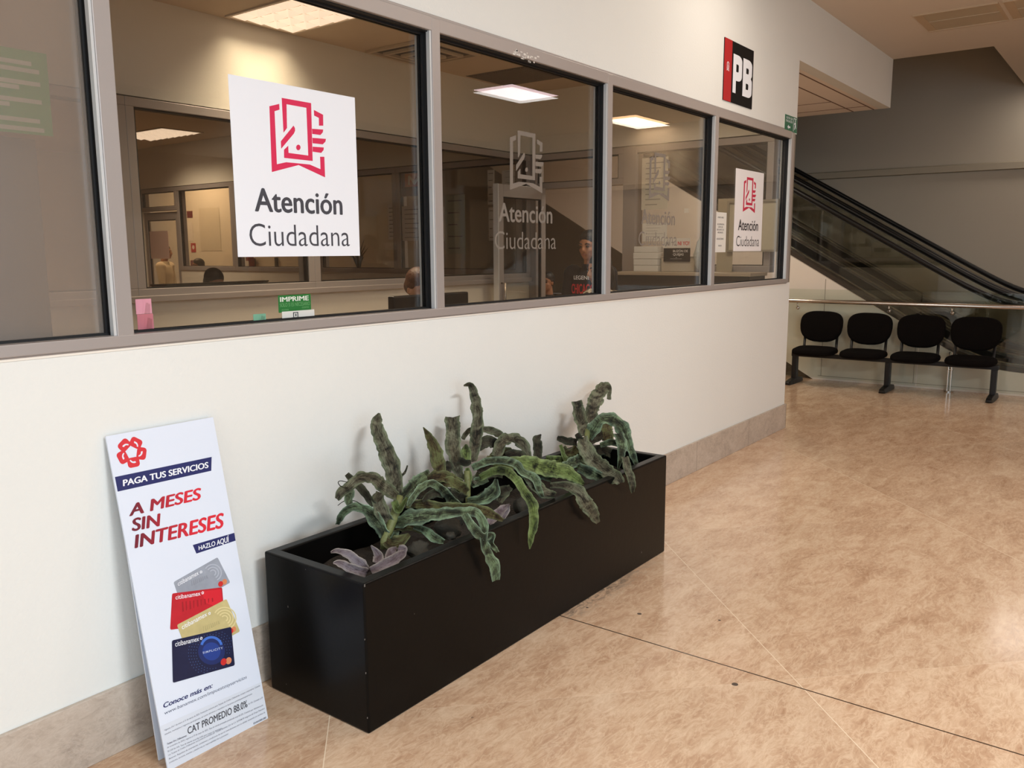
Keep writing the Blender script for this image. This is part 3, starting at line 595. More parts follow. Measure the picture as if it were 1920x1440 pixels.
# ------------------------------------------------------------------ leaves
def leaf_mat(name, c1, c2, c3, edge):
    m, nt, b = new_mat(name); L = nt.links.new
    tc = N(nt, 'ShaderNodeTexCoord'); at = N(nt, 'ShaderNodeAttribute', attribute_name='leaf_uv')
    n1 = N(nt, 'ShaderNodeTexNoise'); n1.inputs['Scale'].default_value = 13; n1.inputs['Detail'].default_value = 10; n1.inputs['Roughness'].default_value = .7; n1.inputs['Distortion'].default_value = .8
    L(tc.outputs['Object'], n1.inputs['Vector'])
    mp = N(nt, 'ShaderNodeMapping'); mp.inputs['Scale'].default_value = (9, 26, 9); L(at.outputs['Vector'], mp.inputs[0])
    n2 = N(nt, 'ShaderNodeTexNoise'); n2.inputs['Scale'].default_value = 1.0; n2.inputs['Detail'].default_value = 7; n2.inputs['Roughness'].default_value = .65; n2.inputs['Distortion'].default_value = .6; L(mp.outputs[0], n2.inputs['Vector'])
    ad = N(nt, 'ShaderNodeMath', operation='MULTIPLY_ADD'); ad.inputs[1].default_value = .38; L(n2.outputs['Fac'], ad.inputs[0])
    hf = N(nt, 'ShaderNodeMath', operation='MULTIPLY'); hf.inputs[1].default_value = .62; L(n1.outputs['Fac'], hf.inputs[0]); L(hf.outputs[0], ad.inputs[2])
    cr = N(nt, 'ShaderNodeValToRGB'); e = cr.color_ramp.elements; e[0].position = .43; e[0].color = lin(c1); e[1].position = .575; e[1].color = lin(c3); q = e.new(.495); q.color = lin(c2); L(ad.outputs[0], cr.inputs[0])
    sep = N(nt, 'ShaderNodeSeparateXYZ'); L(at.outputs['Vector'], sep.inputs[0])
    pw = N(nt, 'ShaderNodeMath', operation='POWER'); pw.inputs[1].default_value = 3; L(sep.outputs[0], pw.inputs[0])
    ml = N(nt, 'ShaderNodeMath', operation='MULTIPLY'); L(pw.outputs[0], ml.inputs[0]); L(n1.outputs['Fac'], ml.inputs[1])
    mx = N(nt, 'ShaderNodeMix', data_type='RGBA'); L(ml.outputs[0], mx.inputs[0]); L(cr.outputs[0], mx.inputs[6]); mx.inputs[7].default_value = lin(edge)
    L(mx.outputs[2], b.inputs['Base Color']); b.inputs['Roughness'].default_value = .55; b.inputs['Specular IOR Level'].default_value = .3
    bp = N(nt, 'ShaderNodeBump'); bp.inputs['Strength'].default_value = 1.0; bp.inputs['Distance'].default_value = .012; L(n2.outputs['Fac'], bp.inputs['Height']); L(bp.outputs[0], b.inputs['Normal'])
    MATS[name] = m; return m
LM = {'b': leaf_mat('brown_grey_leaf', (30, 26, 19), (92, 85, 68), (138, 138, 114), (150, 170, 132)),
      'g': leaf_mat('mottled_green_leaf', (22, 26, 18), (72, 76, 54), (136, 160, 120), (184, 216, 182)),
      'y': leaf_mat('yellow_green_leaf', (24, 28, 14), (96, 110, 58), (138, 160, 92), (186, 208, 146)),
      'd': leaf_mat('dark_leaf', (20, 17, 13), (54, 48, 38), (84, 82, 66), (104, 118, 92)),
      'o': leaf_mat('rust_olive_leaf', (36, 25, 16), (88, 72, 46), (118, 122, 76), (148, 164, 112)),
      'p': leaf_mat('purple_grey_succulent_leaf', (112, 94, 98), (150, 134, 138), (172, 160, 168), (232, 222, 206))}
def crom(P, n):
    out = []
    for i in range(len(P)-1):
        p0 = P[max(i-1, 0)]; p1 = P[i]; p2 = P[i+1]; p3 = P[min(i+2, len(P)-1)]
        for k in range(n):
            t = k/n; out.append([.5*((2*b)+(-a+c)*t+(2*a-5*b+4*c-d)*t*t+(-a+3*b-3*c+d)*t**3) for a, b, c, d in zip(p0, p1, p2, p3)])
    out.append(list(P[-1])); return out
def leaf(parent, pts, m, twist=0.0, fold=.17, wave=.13, org=(0, 0), sc=1.0, name='leaf', wk=1.0):
    """pts: (u, v, width) in crop units with world depth y as 4th value"""
    S = crom([(org[0]+u/sc, org[1]+v/sc, w/sc, y) for u, v, w, y in pts], 10)
    P = [hy(u, v, y) for u, v, w, y in S]; o = parent.matrix_world.translation; W_ = []
    for (u, v, w, y), p in zip(S, P): W_.append(max(.0015, wk*w*((p-CAM).dot(FW))/F_PX/math.cos(twist)))
    k = MB(); uv = []; n = len(P); ph = rnd.random()*9; acc = 0; cross = (-1, -.72, -.36, 0, .36, .72, 1); nc = 7
    for i, p in enumerate(P):
        t = (P[min(i+1, n-1)]-P[max(i-1, 0)]).normalized(); view = (CAM-p).normalized()
        s = t.cross(view)
        if s.length < 1e-4: s = Vector((0, 0, 1)).cross(t)
        s.normalize(); nn = s.cross(t).normalized()
        s2 = s*math.cos(twist)+nn*math.sin(twist); n2 = s2.cross(t).normalized()
        if i: acc += (p-P[i-1]).length
        for c in cross:
            w = W_[i]*.5; wv = (wave*W_[i]*(c*c)*(2.4*noise.noise((acc*26, ph+(3 if c > 0 else 0), 1))+.5*math.sin(acc*70+ph+c*1.4)))*min(1, i/3)
            edge = 1+(.26*noise.noise((acc*34, ph+(5 if c > 0 else 0), 0))+.10*noise.noise((acc*120, ph+(9 if c > 0 else 0), 0)))*abs(c)
            crk = .05*W_[i]*noise.noise((acc*60, c*2.2, ph))
            k.v.append(tuple(p-o+s2*(c*w*edge)+n2*(fold*W_[i]*(abs(c)-.3)+wv+crk))); uv.append((abs(c), acc, c*.5+.5+ph))
    for i in range(n-1):
        for j in range(nc-1): k.f.append((i*nc+j, i*nc+j+1, (i+1)*nc+j+1, (i+1)*nc+j)); k.mi.append(0)
    def md(ob):
        a = ob.data.attributes.new('leaf_uv', 'FLOAT_VECTOR', 'POINT'); a.data.foreach_set('vector', [x for q in uv for x in q])
        sd = ob.modifiers.new('solid', 'SOLIDIFY'); sd.thickness = .0016; sd.offset = 0
    ob = k.build(name, LM[m], parent, smooth=True, mods=md); return ob
A = dict(org=(600, 760), sc=4.236); B = dict(org=(780, 700), sc=4.174)
def plant(lab, u, v, y, stems, leaves):
    p = hy(u, v, y); t = thing('dracaena_plant', lab, 'plant', (p.x, p.y, .43), group='limp striped plants in the planter')
    bpy.context.view_layer.update()
    for st, r, o in stems:
        P = [hy(o['org'][0]+a/o['sc'], o['org'][1]+b/o['sc'], yy)-t.location for a, b, yy in st]; k = MB(); k.tube([P[0]+Vector((0, 0, -.03))]+P, [q*.72 for q in ([r[0]]+r)], 10)
        k.build('stem', mat('pale_green_stem', (112, 116, 68), .6, var=.45, scale=40, bump=.6), t, smooth=True)
    for pts, m, o, kw in leaves:
        d = dict(kw); d.update(o); leaf(t, pts, m, **d)
plant('striped limp-leaved plant at the near left end of the planter', 722, 1018, -.35,
 [([(505,1075,-.36),(545,1000,-.36),(580,900,-.355),(615,800,-.35),(625,720,-.34)], [.018,.022,.026,.026,.024,.016], A)], [
 ([(630,700,70,-.335),(575,500,140,-.28),(515,330,125,-.22),(460,190,105,-.16),(455,120,80,-.13),(470,62,16,-.12)], 'b', A, dict(twist=.25)),
 ([(612,725,60,-.345),(510,650,100,-.36),(410,575,90,-.37),(300,590,85,-.38),(215,660,75,-.38),(165,700,70,-.37),(135,745,40,-.36)], 'b', A, dict(twist=-.35)),
 ([(230,660,60,-.37),(235,700,70,-.365),(225,740,70,-.36),(235,785,50,-.36)], 'g', A, dict(twist=.3)),
 ([(520,1030,90,-.36),(455,930,105,-.33),(370,830,85,-.28),(265,805,60,-.24),(180,860,56,-.20),(138,945,30,-.16)], 'g', A, dict(twist=.3)),
 ([(430,795,56,-.30),(360,705,60,-.27),(300,630,60,-.25),(240,575,50,-.24),(212,545,40,-.23)], 'd', A, dict()),
 ([(635,735,70,-.34),(715,665,110,-.33),(795,600,110,-.30),(865,520,24,-.27)], 'g', A, dict(twist=-.2)),
 ([(600,935,70,-.36),(700,905,125,-.42),(830,880,120,-.47),(980,860,85,-.52),(1130,850,75,-.57),(1240,855,75,-.60),(1300,950,70,-.625),(1298,1070,62,-.635),(1335,1180,80,-.635),(1385,1290,90,-.632),(1400,1390,60,-.63)], 'g', A, dict(twist=.3,wave=.14)),
 ([(680,785,60,-.36),(830,785,80,-.42),(1000,810,80,-.48),(1150,815,85,-.53),(1310,845,85,-.57),(1455,912,24,-.595)], 'o', A, dict(twist=-.3)),
 ([(560,945,90,-.355),(500,860,115,-.34),(465,770,110,-.31),(480,690,60,-.28)], 'b', A, dict(twist=.2)),
 ([(520,1075,80,-.37),(570,1100,100,-.40),(640,1080,95,-.43),(710,1025,30,-.45)], 'o', A, dict(twist=.2)),
 ([(628,650,18,-.335),(640,575,20,-.31),(675,530,18,-.28),(695,478,10,-.26)], 'b', A, dict(fold=.1)),
 ([(745,960,40,-.40),(830,990,60,-.43),(905,1050,75,-.47),(985,1085,40,-.50)], 'g', A, dict(twist=.2)),
 ([(1150,865,60,-.60),(1210,960,70,-.622),(1290,1040,70,-.634),(1370,1030,46,-.64),(1360,1090,44,-.642),(1412,1165,24,-.638)], 'g', A, dict(twist=-.3)),
 ([(590,760,50,-.35),(620,830,60,-.38),(650,800,40,-.40),(690,730,20,-.41)], 'y', A, dict()),
 ([(600,1000,60,-.37),(585,1060,60,-.39),(600,1010,30,-.40)], 'g', A, dict(name='leaf')),
 ([(650,780,50,-.34),(730,720,76,-.31),(810,700,70,-.29),(900,730,30,-.28)], 'd', A, dict(twist=.2)),
 ([(560,990,50,-.35),(640,960,80,-.33),(740,960,80,-.32),(830,1010,30,-.32)], 'o', A, dict(twist=.2)),
 ([(225,612,6,-.37),(165,600,6,-.375),(145,615,6,-.38),(170,645,6,-.38),(230,658,6,-.38)], 'd', A, dict(name='tendril', fold=0, wave=0)),
 ([(330,790,6,-.30),(270,758,6,-.31),(195,760,6,-.32),(142,795,6,-.32)], 'd', A, dict(name='tendril', fold=0, wave=0))])
plant('striped plant with tall narrow upright leaves in the middle of the planter', 876, 940, -.33,
 [([(1175,790,-.34),(1175,700,-.335),(1170,600,-.33),(1165,520,-.325)], [.014,.016,.018,.018,.012], A)], [
 ([(965,560,80,-.27),(935,420,112,-.22),(885,280,78,-.16),(820,174,8,-.12)], 'o', A, dict(twist=.2, wave=.04)),
 ([(1120,600,56,-.30),(1085,480,90,-.26),(1062,330,120,-.19),(1056,220,122,-.15),(1055,94,112,-.11)], 'b', A, dict(twist=.1,wave=.05)),
 ([(440,690,60,-.31),(465,560,95,-.27),(485,420,95,-.22),(480,290,90,-.17),(462,180,72,-.13),(430,95,48,-.11),(374,94,14,-.12)], 'b', B, dict(twist=.25)),
 ([(1150,650,50,-.33),(1060,595,85,-.35),(950,565,90,-.36),(860,590,70,-.37)], 'o', A, dict(twist=-.3)),
 ([(1110,800,66,-.38),(1040,745,70,-.42),(955,655,64,-.45),(880,620,60,-.46),(800,655,60,-.46),(730,740,50,-.46),(700,800,30,-.45)], 'g', A, dict(twist=.3)),
 ([(1170,760,50,-.35),(1290,745,86,-.41),(1375,690,112,-.44),(1400,585,24,-.45)], 'g', A, dict(twist=.2, wave=.16)),
 ([(440,740,50,-.34),(560,690,62,-.38),(680,685,62,-.42),(780,715,64,-.45),(835,775,66,-.47),(920,815,66,-.50),(960,900,52,-.52),(990,970,26,-.53)], 'g', B, dict(twist=.25)),
 ([(500,820,50,-.36),(600,770,66,-.42),(700,765,72,-.49),(780,830,66,-.54),(860,945,70,-.60),(910,1030,80,-.628),(920,1160,74,-.632),(900,1280,50,-.628),(890,1375,10,-.622)], 'y', B, dict(twist=.25)),
 ([(640,650,80,-.27),(680,545,100,-.24),(765,510,84,-.24),(845,570,80,-.26),(885,680,40,-.28)], 'b', B, dict(twist=.4)),
 ([(470,580,80,-.27),(560,535,96,-.22),(660,560,50,-.18)], 'd', B, dict(twist=.1)),
 ([(365,515,36,-.15),(420,450,44,-.14),(540,440,52,-.15),(640,470,56,-.16),(695,500,20,-.17)], 'b', B, dict(twist=.2)),
 ([(600,715,60,-.36),(760,700,96,-.40),(900,715,124,-.43),(1040,745,132,-.46),(1180,775,112,-.49),(1260,825,70,-.51),(1315,866,20,-.52)], 'y', B, dict(twist=.1,fold=.1)),
 ([(950,690,60,-.24),(955,590,76,-.21),(948,520,64,-.19),(978,478,10,-.18)], 'd', B, dict(wave=.14)),
 ([(860,800,60,-.47),(930,870,92,-.50),(1000,930,90,-.53),(1090,955,50,-.55)], 'b', B, dict(twist=.1)),
 ([(1050,880,40,-.50),(1170,880,66,-.56),(1275,930,100,-.61),(1325,1010,112,-.635),(1385,1095,92,-.637),(1425,1170,36,-.632)], 'b', B, dict(twist=.2)),
 ([(395,690,60,-.32),(390,610,74,-.30),(392,555,14,-.29)], 'y', B, dict(wave=.03)),
 ([(405,880,40,-.33),(410,810,60,-.325),(400,740,30,-.32)], 'y', B, dict(wave=.02)),
 ([(560,820,60,-.35),(480,850,70,-.33),(430,880,50,-.33)], 'g', B, dict()),
 ([(330,680,50,-.30),(390,700,60,-.34),(430,690,30,-.36)], 'd', B, dict()),
 ([(480,760,50,-.34),(540,740,60,-.33),(620,720,50,-.31),(700,690,30,-.29)], 'd', B, dict()),
 ([(240,780,50,-.28),(255,720,60,-.25),(235,690,20,-.23)], 'd', B, dict()),
 ([(1010,590,60,-.28),(980,600,60,-.30),(900,640,70,-.36),(780,740,50,-.40)], 'd', A, dict()),
 ([(380,980,60,-.35),(300,950,76,-.39),(200,930,76,-.42),(110,950,60,-.43),(50,1000,24,-.43)], 'd', B, dict(twist=.3)),
 ([(400,930,56,-.34),(340,880,80,-.36),(260,850,84,-.36),(180,890,56,-.36),(120,960,24,-.37)], 'o', B, dict(twist=-.2)),
 ([(420,1010,50,-.36),(520,975,84,-.39),(620,940,96,-.41),(720,905,56,-.42)], 'd', B, dict(twist=.2)),
 ([(650,1010,50,-.44),(690,940,76,-.42),(740,890,40,-.40)], 'b', B, dict()),
 ([(700,650,60,-.26),(780,640,90,-.27),(850,690,86,-.29),(895,770,40,-.31)], 'd', B, dict(twist=.3)),
 ([(560,700,60,-.27),(640,640,86,-.24),(720,620,80,-.23),(800,660,40,-.23)], 'o', B, dict(twist=.2)),
 ([(820,800,50,-.38),(900,780,80,-.40),(980,790,84,-.42),(1060,830,40,-.44)], 'g', B, dict(twist=.2)),
 ([(440,850,56,-.33),(520,790,84,-.31),(600,770,80,-.30),(680,800,40,-.30)], 'b', B, dict(twist=-.2))])
plant('striped plant arching over the far right end of the planter', 1098, 838, -.30,
 [([(1330,660,-.31),(1330,590,-.305),(1335,520,-.30),(1345,440,-.29)], [.016,.018,.02,.02,.012], B)], [
 ([(1375,390,80,-.28),(1380,290,104,-.23),(1420,185,110,-.17),(1470,112,92,-.13),(1512,118,40,-.13),(1508,205,34,-.15)], 'b', B, dict(twist=.15,wave=.05)),
 ([(1310,490,60,-.28),(1300,395,94,-.23),(1275,300,92,-.18),(1258,218,74,-.15)], 'b', B, dict(twist=.15,wave=.06)),
 ([(1300,500,70,-.31),(1330,600,124,-.37),(1400,690,124,-.44),(1500,770,118,-.54),(1585,835,104,-.62),(1600,860,60,-.632)], 'b', B, dict(twist=.15,wave=.05)),
 ([(1350,500,80,-.30),(1395,430,104,-.33),(1450,365,84,-.36),(1545,365,96,-.40),(1612,430,104,-.44),(1655,540,76,-.47),(1700,650,50,-.50),(1738,745,26,-.52)], 'g', B, dict(twist=.3)),
 ([(1585,470,70,-.45),(1612,560,84,-.50),(1602,650,54,-.52),(1580,755,8,-.52)], 'g', B, dict(twist=.1,wave=.04)),
 ([(1635,655,56,-.55),(1660,760,66,-.60),(1688,850,56,-.632),(1698,932,28,-.628)], 'b', B, dict(twist=.15)),
 ([(1260,540,56,-.28),(1190,530,60,-.26),(1105,505,40,-.24)], 'd', B, dict(wave=.05)),
 ([(1262,590,64,-.29),(1200,625,60,-.28),(1145,585,56,-.26)], 'o', B, dict(wave=.05)),
 ([(1440,560,40,-.32),(1530,540,52,-.36),(1600,560,36,-.40)], 'g', B, dict()),
 ([(1500,530,84,-.29),(1490,440,96,-.25),(1505,385,50,-.22)], 'o', B, dict()),
 ([(1130,560,28,-.30),(1165,660,34,-.33),(1195,715,26,-.35)], 'y', B, dict()),
 ([(1270,740,70,-.40),(1370,780,104,-.46),(1470,820,60,-.52)], 'g', B, dict()),
 ([(1015,670,50,-.29),(1140,680,70,-.31),(1280,715,60,-.34)], 'y', B, dict()),
 ([(1290,690,60,-.34),(1400,720,50,-.37),(1420,740,20,-.38)], 'o', B, dict()),
 ([(1260,470,40,-.30),(1290,520,50,-.31),(1330,560,40,-.32)], 'd', B, dict()),
 ([(1330,640,50,-.32),(1260,680,80,-.36),(1170,730,84,-.40),(1080,790,40,-.43)], 'g', B, dict(twist=.2)),
 ([(1350,600,50,-.30),(1440,600,76,-.29),(1530,630,70,-.28),(1600,690,30,-.28)], 'd', B, dict(twist=.2)),
 ([(1340,560,46,-.29),(1420,500,70,-.26),(1480,470,66,-.24),(1545,490,30,-.23)], 'd', B, dict(twist=.1))])
def succulent(lab, u, v, y, leaves):
    p = hy(u, v, y); t = thing('agave_succulent', lab, 'succulent', (p.x, p.y, .43), group='purple succulents in the planter'); bpy.context.view_layer.update()
    for pts, kw in leaves: d = dict(twist=.1, fold=.22, wave=.015); d.update(A); d.update(kw); leaf(t, pts, 'p', **d)
succulent('purple-grey succulent with a long curling leaf at the near end of the planter', 690, 1062, -.44, [
 ([(385,1325,46,-.46),(320,1255,80,-.45),(230,1185,66,-.43),(140,1155,42,-.41),(85,1168,12,-.40)], {}), ([(370,1330,70,-.47),(245,1290,78,-.46),(150,1250,50,-.45),(105,1252,12,-.45)], {}),
 ([(455,1255,70,-.44),(465,1190,74,-.42),(405,1112,10,-.40)], {}), ([(540,1225,60,-.45),(575,1160,66,-.44),(610,1130,20,-.43)], {}), ([(400,1310,60,-.485),(540,1250,90,-.50),(640,1190,70,-.50),(682,1150,14,-.49)], {}), ([(620,1140,60,-.46),(660,1150,80,-.47),(680,1170,30,-.48)], {})])
succulent('purple-grey succulent showing two leaf tips behind the front rim at the middle of the planter', 935, 985, -.49, [
 ([(1340,940,60,-.51),(1420,850,80,-.50),(1508,788,16,-.49)], {}), ([(1450,900,44,-.51),(1480,840,50,-.50),(1500,795,14,-.50)], {})])
#==BOARD==
# ------------------------------------------------------------------ leaning display board
BO = Vector((1.288, -.236, 0)); BX = Vector((1, 0, 0)); BY = Vector((0, .217, 1.042)).normalized(); BZ = BX.cross(BY); BW, BH = .377, 1.0645
board = thing('display_board', 'tall white card board advertising bank cards, leaning on the wall left of the planter', 'display board', M=Matrix(((1,0,BZ.x,BO.x),(0,BY.y,BZ.y,BO.y),(0,BY.z,BZ.z,BO.z),(0,0,0,1))))
def ob(u, v):
    r = ray(u, v); t = (BO-CAM).dot(BZ)/r.dot(BZ); d = CAM+r*t-BO; return d.x, d.dot(BY)
a1 = lambda x, y: ob(180+x/4.2353, 770+y/4.2353)
a2 = lambda x, y: ob(240+x/3.4286, 1020+y/3.4286)
MB().box((0, 0, -.006), (BW, BH, 0)).build('front_panel', M_board, board)
k = MB(); bk = [Vector((1.300, -.020, 1.036)), Vector((1.300, -.166, 0))]
inv = board.matrix_world.inverted()
q = [Vector((1.302, -.0135, 1.03)), Vector((1.660, -.0135, 1.03)), Vector((1.660, -.160, 0)), Vector((1.302, -.160, 0))]
k.add([inv @ p for p in q]+[inv @ (p+Vector((0, .005, 0))) for p in q], [(0,1,2,3),(7,6,5,4),(0,4,5,1),(1,5,6,2),(2,6,7,3),(3,7,4,0)]); k.build('rear_panel', M_board, board)
M_navy = mat('navy_print', (30, 36, 96), .5); M_red = mat('red_print', (212, 44, 54), .5)
def poly(fn, pts, z, m, name, parent=board, hide=.0004):
    k = MB(); k.prism([fn(*p) for p in pts], z-hide, z); return k.build(name, m, parent)
def qtext(mb, body, fn, bl, br, tr, tl, z, bold=0.0, shear=0.0, space=1.0, cap=True):
    vs, fs = text_mesh(body, bold, shear, space); a, b = min(v.x for v in vs), max(v.x for v in vs); h = .729 if cap else max(v.y for v in vs)
    P = [Vector(fn(*p)) for p in (bl, br, tr, tl)]; out = []
    for v in vs:
        s, t = (v.x-a)/(b-a), v.y/h; lo = P[0].lerp(P[1], s); hi = P[3].lerp(P[2], s); p = lo+(hi-lo)*t; out.append((p.x, p.y, z+v.z))
    mb.add(out, fs); return mb
# bank emblem: five hooked petals
cx, cy_ = a1(283, 330); R = .5*(a1(403, 330)[0]-a1(163, 330)[0]); k = MB()
for i in range(5):
    th = math.radians(270+72*i); c, s = math.cos(th), math.sin(th)
    def rot(x, y): return cx+(x*c-y*s)*R*1.02, cy_+(x*s+y*c)*R*1.02
    k.prism([rot(x, y) for x, y in rrect(.34, -.40, .98, .40, .20)], .0001, .0004+.00006*i)
    k.prism([rot(x, y) for x, y in [(.30,-.40),(.52,-.44),(.62,-.34),(.56,-.2),(.40,-.14)]], .0001, .00043+.00006*i)
k.build('bank_emblem', M_red, board)
k = MB()
for i in range(5):
    th = math.radians(270+72*i); c, s = math.cos(th), math.sin(th)
    def rot(x, y): return cx+(x*c-y*s)*R*1.02, cy_+(x*s+y*c)*R*1.02
    arc = [(.42+.30*math.cos(a), .06+.30*math.sin(a)) for a in [math.radians(20-j*16) for j in range(7)]]; ar2 = [(.42+.19*math.cos(a), .04+.20*math.sin(a)) for a in [math.radians(20-j*16) for j in range(7)]]
    k.prism([rot(x, y) for x, y in arc+ar2[::-1]], .0003, .0009)
pent = [(cx+.36*R*math.cos(math.radians(90+72*i)), cy_+.36*R*math.sin(math.radians(90+72*i))) for i in range(5)]; k.prism(pent, .0003, .00095)
k.build('emblem_gaps', M_board, board)
poly(a1, [(150,527),(918,367),(915,477),(172,643)], .0004, M_navy, 'navy_banner')
tm = MB(); qtext(tm, 'PAGA TUS SERVICIOS', a1, (214,600), (893,452), (890,404), (212,548), .0008, .035); tm.build('banner_lettering', M_white, board)
def grad_mat():
    m, nt, b = new_mat('maroon_to_red_ink'); tc = N(nt, 'ShaderNodeTexCoord'); sp = N(nt, 'ShaderNodeSeparateXYZ'); nt.links.new(tc.outputs['Object'], sp.inputs[0])
    mr = N(nt, 'ShaderNodeMapRange'); mr.inputs[1].default_value = .05; mr.inputs[2].default_value = .24; nt.links.new(sp.outputs[0], mr.inputs[0])
    cr = N(nt, 'ShaderNodeValToRGB'); e = cr.color_ramp.elements; e[0].color = lin((116, 22, 42)); e[1].color = lin((218, 36, 54)); nt.links.new(mr.outputs[0], cr.inputs[0]); nt.links.new(cr.outputs[0], b.inputs['Base Color']); b.inputs['Roughness'].default_value = .5; return m
M_grad = grad_mat(); tm = MB()
qtext(tm, 'A MESES', a1, (262,838), (830,702), (838,605), (272,738), .0006, .036)
qtext(tm, 'SIN', a1, (283,958), (505,914), (512,810), (290,852), .0006, .036)
qtext(tm, 'INTERESES', a1, (305,1092), (1010,926), (1018,802), (314,982), .0006, .036)
tm.build('headline_lettering', M_grad, board)
poly(a1, [(768,1067),(1098,970),(1108,1032),(797,1135)], .0004, M_navy, 'navy_banner')
tm = MB(); qtext(tm, 'HAZLO AQUÍ', a1, (815,1108), (1055,1042), (1052,996), (813,1074), .0008, .025); tm.build('banner_lettering', M_white, board)
def card(name, corners, col, z, lab, t1, circles, extra=None):
    P = [Vector(a2(*p)) for p in corners]; k = MB()   # tl,tr,br,bl rounded
    pts = []
    for i in range(4):
        p, a, b = P[i], P[i-1], P[(i+1) % 4]; r = .006
        u, w = (a-p).normalized()*r, (b-p).normalized()*r
        for j in range(5): t = j/4; pts.append(tuple(p+u*(1-t)**2+w*t*t))
    k.prism(pts, z-.0004, z); c = k.build(name, mat(name+'_print', col, .4, var=.25, scale=22), board)
    tm = MB(); qtext(tm, 'citibanamex', a2, *t1, z+.0003, .004, cap=False)
    ex, ey = t1[1]; e = a2(ex+14, ey-16)
    for i in range(5):
        th = math.radians(72*i+18); tm.prism(circ(e[0]+.0034*math.cos(th), e[1]+.0034*math.sin(th), .0018, 8), z, z+.0003)
    tm.build('bank_name_lettering', M_white, c)
    if name in ('silver_card', 'gold_card'):
        px, py = (545, 185) if name == 'silver_card' else (620, 478); k = MB()
        for j, rr in enumerate((22, 40, 58, 76)):
            o_ = [(px+rr*math.cos(math.radians(a)), py+rr*.98*math.sin(math.radians(a))) for a in range(-150, 61, 15)]; i_ = [(px+(rr-7)*math.cos(math.radians(a)), py+(rr-7)*.98*math.sin(math.radians(a))) for a in range(-150, 61, 15)]
            if rr < 60 or name == 'gold_card': k.prism([a2(*q) for q in o_+i_[::-1]], z, z+.00015)
        k.build('relief_rings', mat(name+'_relief', tuple(min(255, q+26) for q in col), .4), c)
        k = MB()
        for j in range(9):
            x_ = px-140+j*12; y_ = py+50-j*6; k.prism([a2(x_, y_+j*2), a2(x_+5, y_-2+j*2), a2(x_+9+(j*5) % 7, y_+34), a2(x_+3, y_+36)], z, z+.00012)
        k.build('relief_streaks', mat(name+'_streak', tuple(int(q*.91) for q in col), .4), c)
    if name == 'red_card':
        k = MB()
        for j in range(9):
            x_ = 345+j*24; y_ = 372-j*3; k.prism([a2(x_, y_), a2(x_+8, y_-2), a2(x_+14-(j*5) % 9, y_+60-j*5), a2(x_+3, y_+66-j*5)], z, z+.00012)
        k.build('relief_streaks', mat(name+'_streak', tuple(int(q*.84) for q in col), .4), c)
        k = MB(); k.prism([a2(*q) for q in [(470,305),(598,290),(606,420),(560,400),(500,380)]], z, z+.00008); k.build('bright_field', mat('bright_red_print', (214, 36, 50), .4), c)
    if name == 'blue_card':
        for rr, cc_ in ((86, (28, 44, 100)), (58, (34, 62, 140))):
            k = MB(); k.prism([a2(535+rr*math.cos(math.radians(a)), 690+rr*1.0*math.sin(math.radians(a))) for a in range(0, 360, 12)], z, z+.00006+(.00006 if rr < 60 else 0)); k.build('glow_disc', mat('blue_print_%d' % rr, cc_, .4), c)
    for (x, y, r), cc, nm in zip(circles, ((206, 46, 44), (214, 134, 92)), ('red_disc', 'orange_disc')):
        k = MB(); p = a2(x, y); k.prism(circ(p[0], p[1], r/3.4286*.00160), z, z+(.0003 if nm == 'red_disc' else .0002)); k.build(nm, mat(nm+'_print', cc, .4), c)
    return c
card('silver_card', [(292,245),(575,85),(657,248),(352,420)], (152, 158, 170), .0005, '', ((322,270),(455,196),(449,168),(316,243)), [(595,257,20),(620,243,20)])
card('red_card', [(283,318),(604,278),(622,505),(270,552)], (190, 30, 44), .0009, '', ((305,357),(465,330),(463,302),(303,330)), [])
card('gold_card', [(313,520),(632,353),(719,562),(395,735)], (196, 182, 128), .0013, '', ((347,550),(508,462),(502,434),(342,520)), [(660,560,20),(678,548,20)])
bc = card('blue_card', [(281,620),(662,532),(685,780),(287,893)], (22, 28, 62), .0017, '', ((302,660),(455,622),(453,592),(300,628)), [(613,757,24),(645,750,24)])
tm = MB(); qtext(tm, 'SIMPLICITY', a2, (480,706), (608,674), (606,660), (478,692), .002, .01, 0, 1.3); tm.build('card_lettering', mat('pale_blue_print', (196, 206, 230), .5), bc)
k = MB()
for rr, n in ((100, 34), (116, 38), (132, 42), (148, 46)):
    for i in range(n):
        a = 2*math.pi*i/n; x, y = 535+rr*math.cos(a), 700+rr*1.02*math.sin(a)*1.0
        # keep inside the card outline
        yt = 620-88*(x-281)/381; yb = 893-113*(x-287)/398
        if 330 < x < 662 and yt+10 < y < yb-10 and not (570 < x < 690 and 715 < y < 800): p = a2(x, y); k.prism(circ(p[0], p[1], .0011, 8), .0017, .0019)
k.build('dotted_rings', mat('mid_blue_print', (86, 116, 178), .5), bc)
k = MB(); arc = [(535+74*math.cos(math.radians(a)), 665-74*math.sin(math.radians(a))) for a in range(15, 166, 10)]; ar2 = [(535+58*math.cos(math.radians(a)), 665-58*math.sin(math.radians(a))) for a in range(15, 166, 10)]
k.prism([a2(*p) for p in arc+ar2[::-1]], .0017, .0019); k.build('blue_arc', mat('bright_blue_print', (64, 112, 204), .5), bc)
tm = MB(); qtext(tm, 'Conoce más en:', a2, (226,1056), (542,922), (546,890), (226,1022), .0006, .03, .08); tm.build('web_lettering', M_navy, board)
tm = MB(); qtext(tm, 'www.banamex.com/impuestosyservicios', a2, (234,1098), (762,864), (764,840), (232,1076), .0006, .0); tm.build('web_lettering', mat('slate_print', (84, 88, 110), .5), board)
b0 = a2(205, 1172); b1 = a2(862, 884)
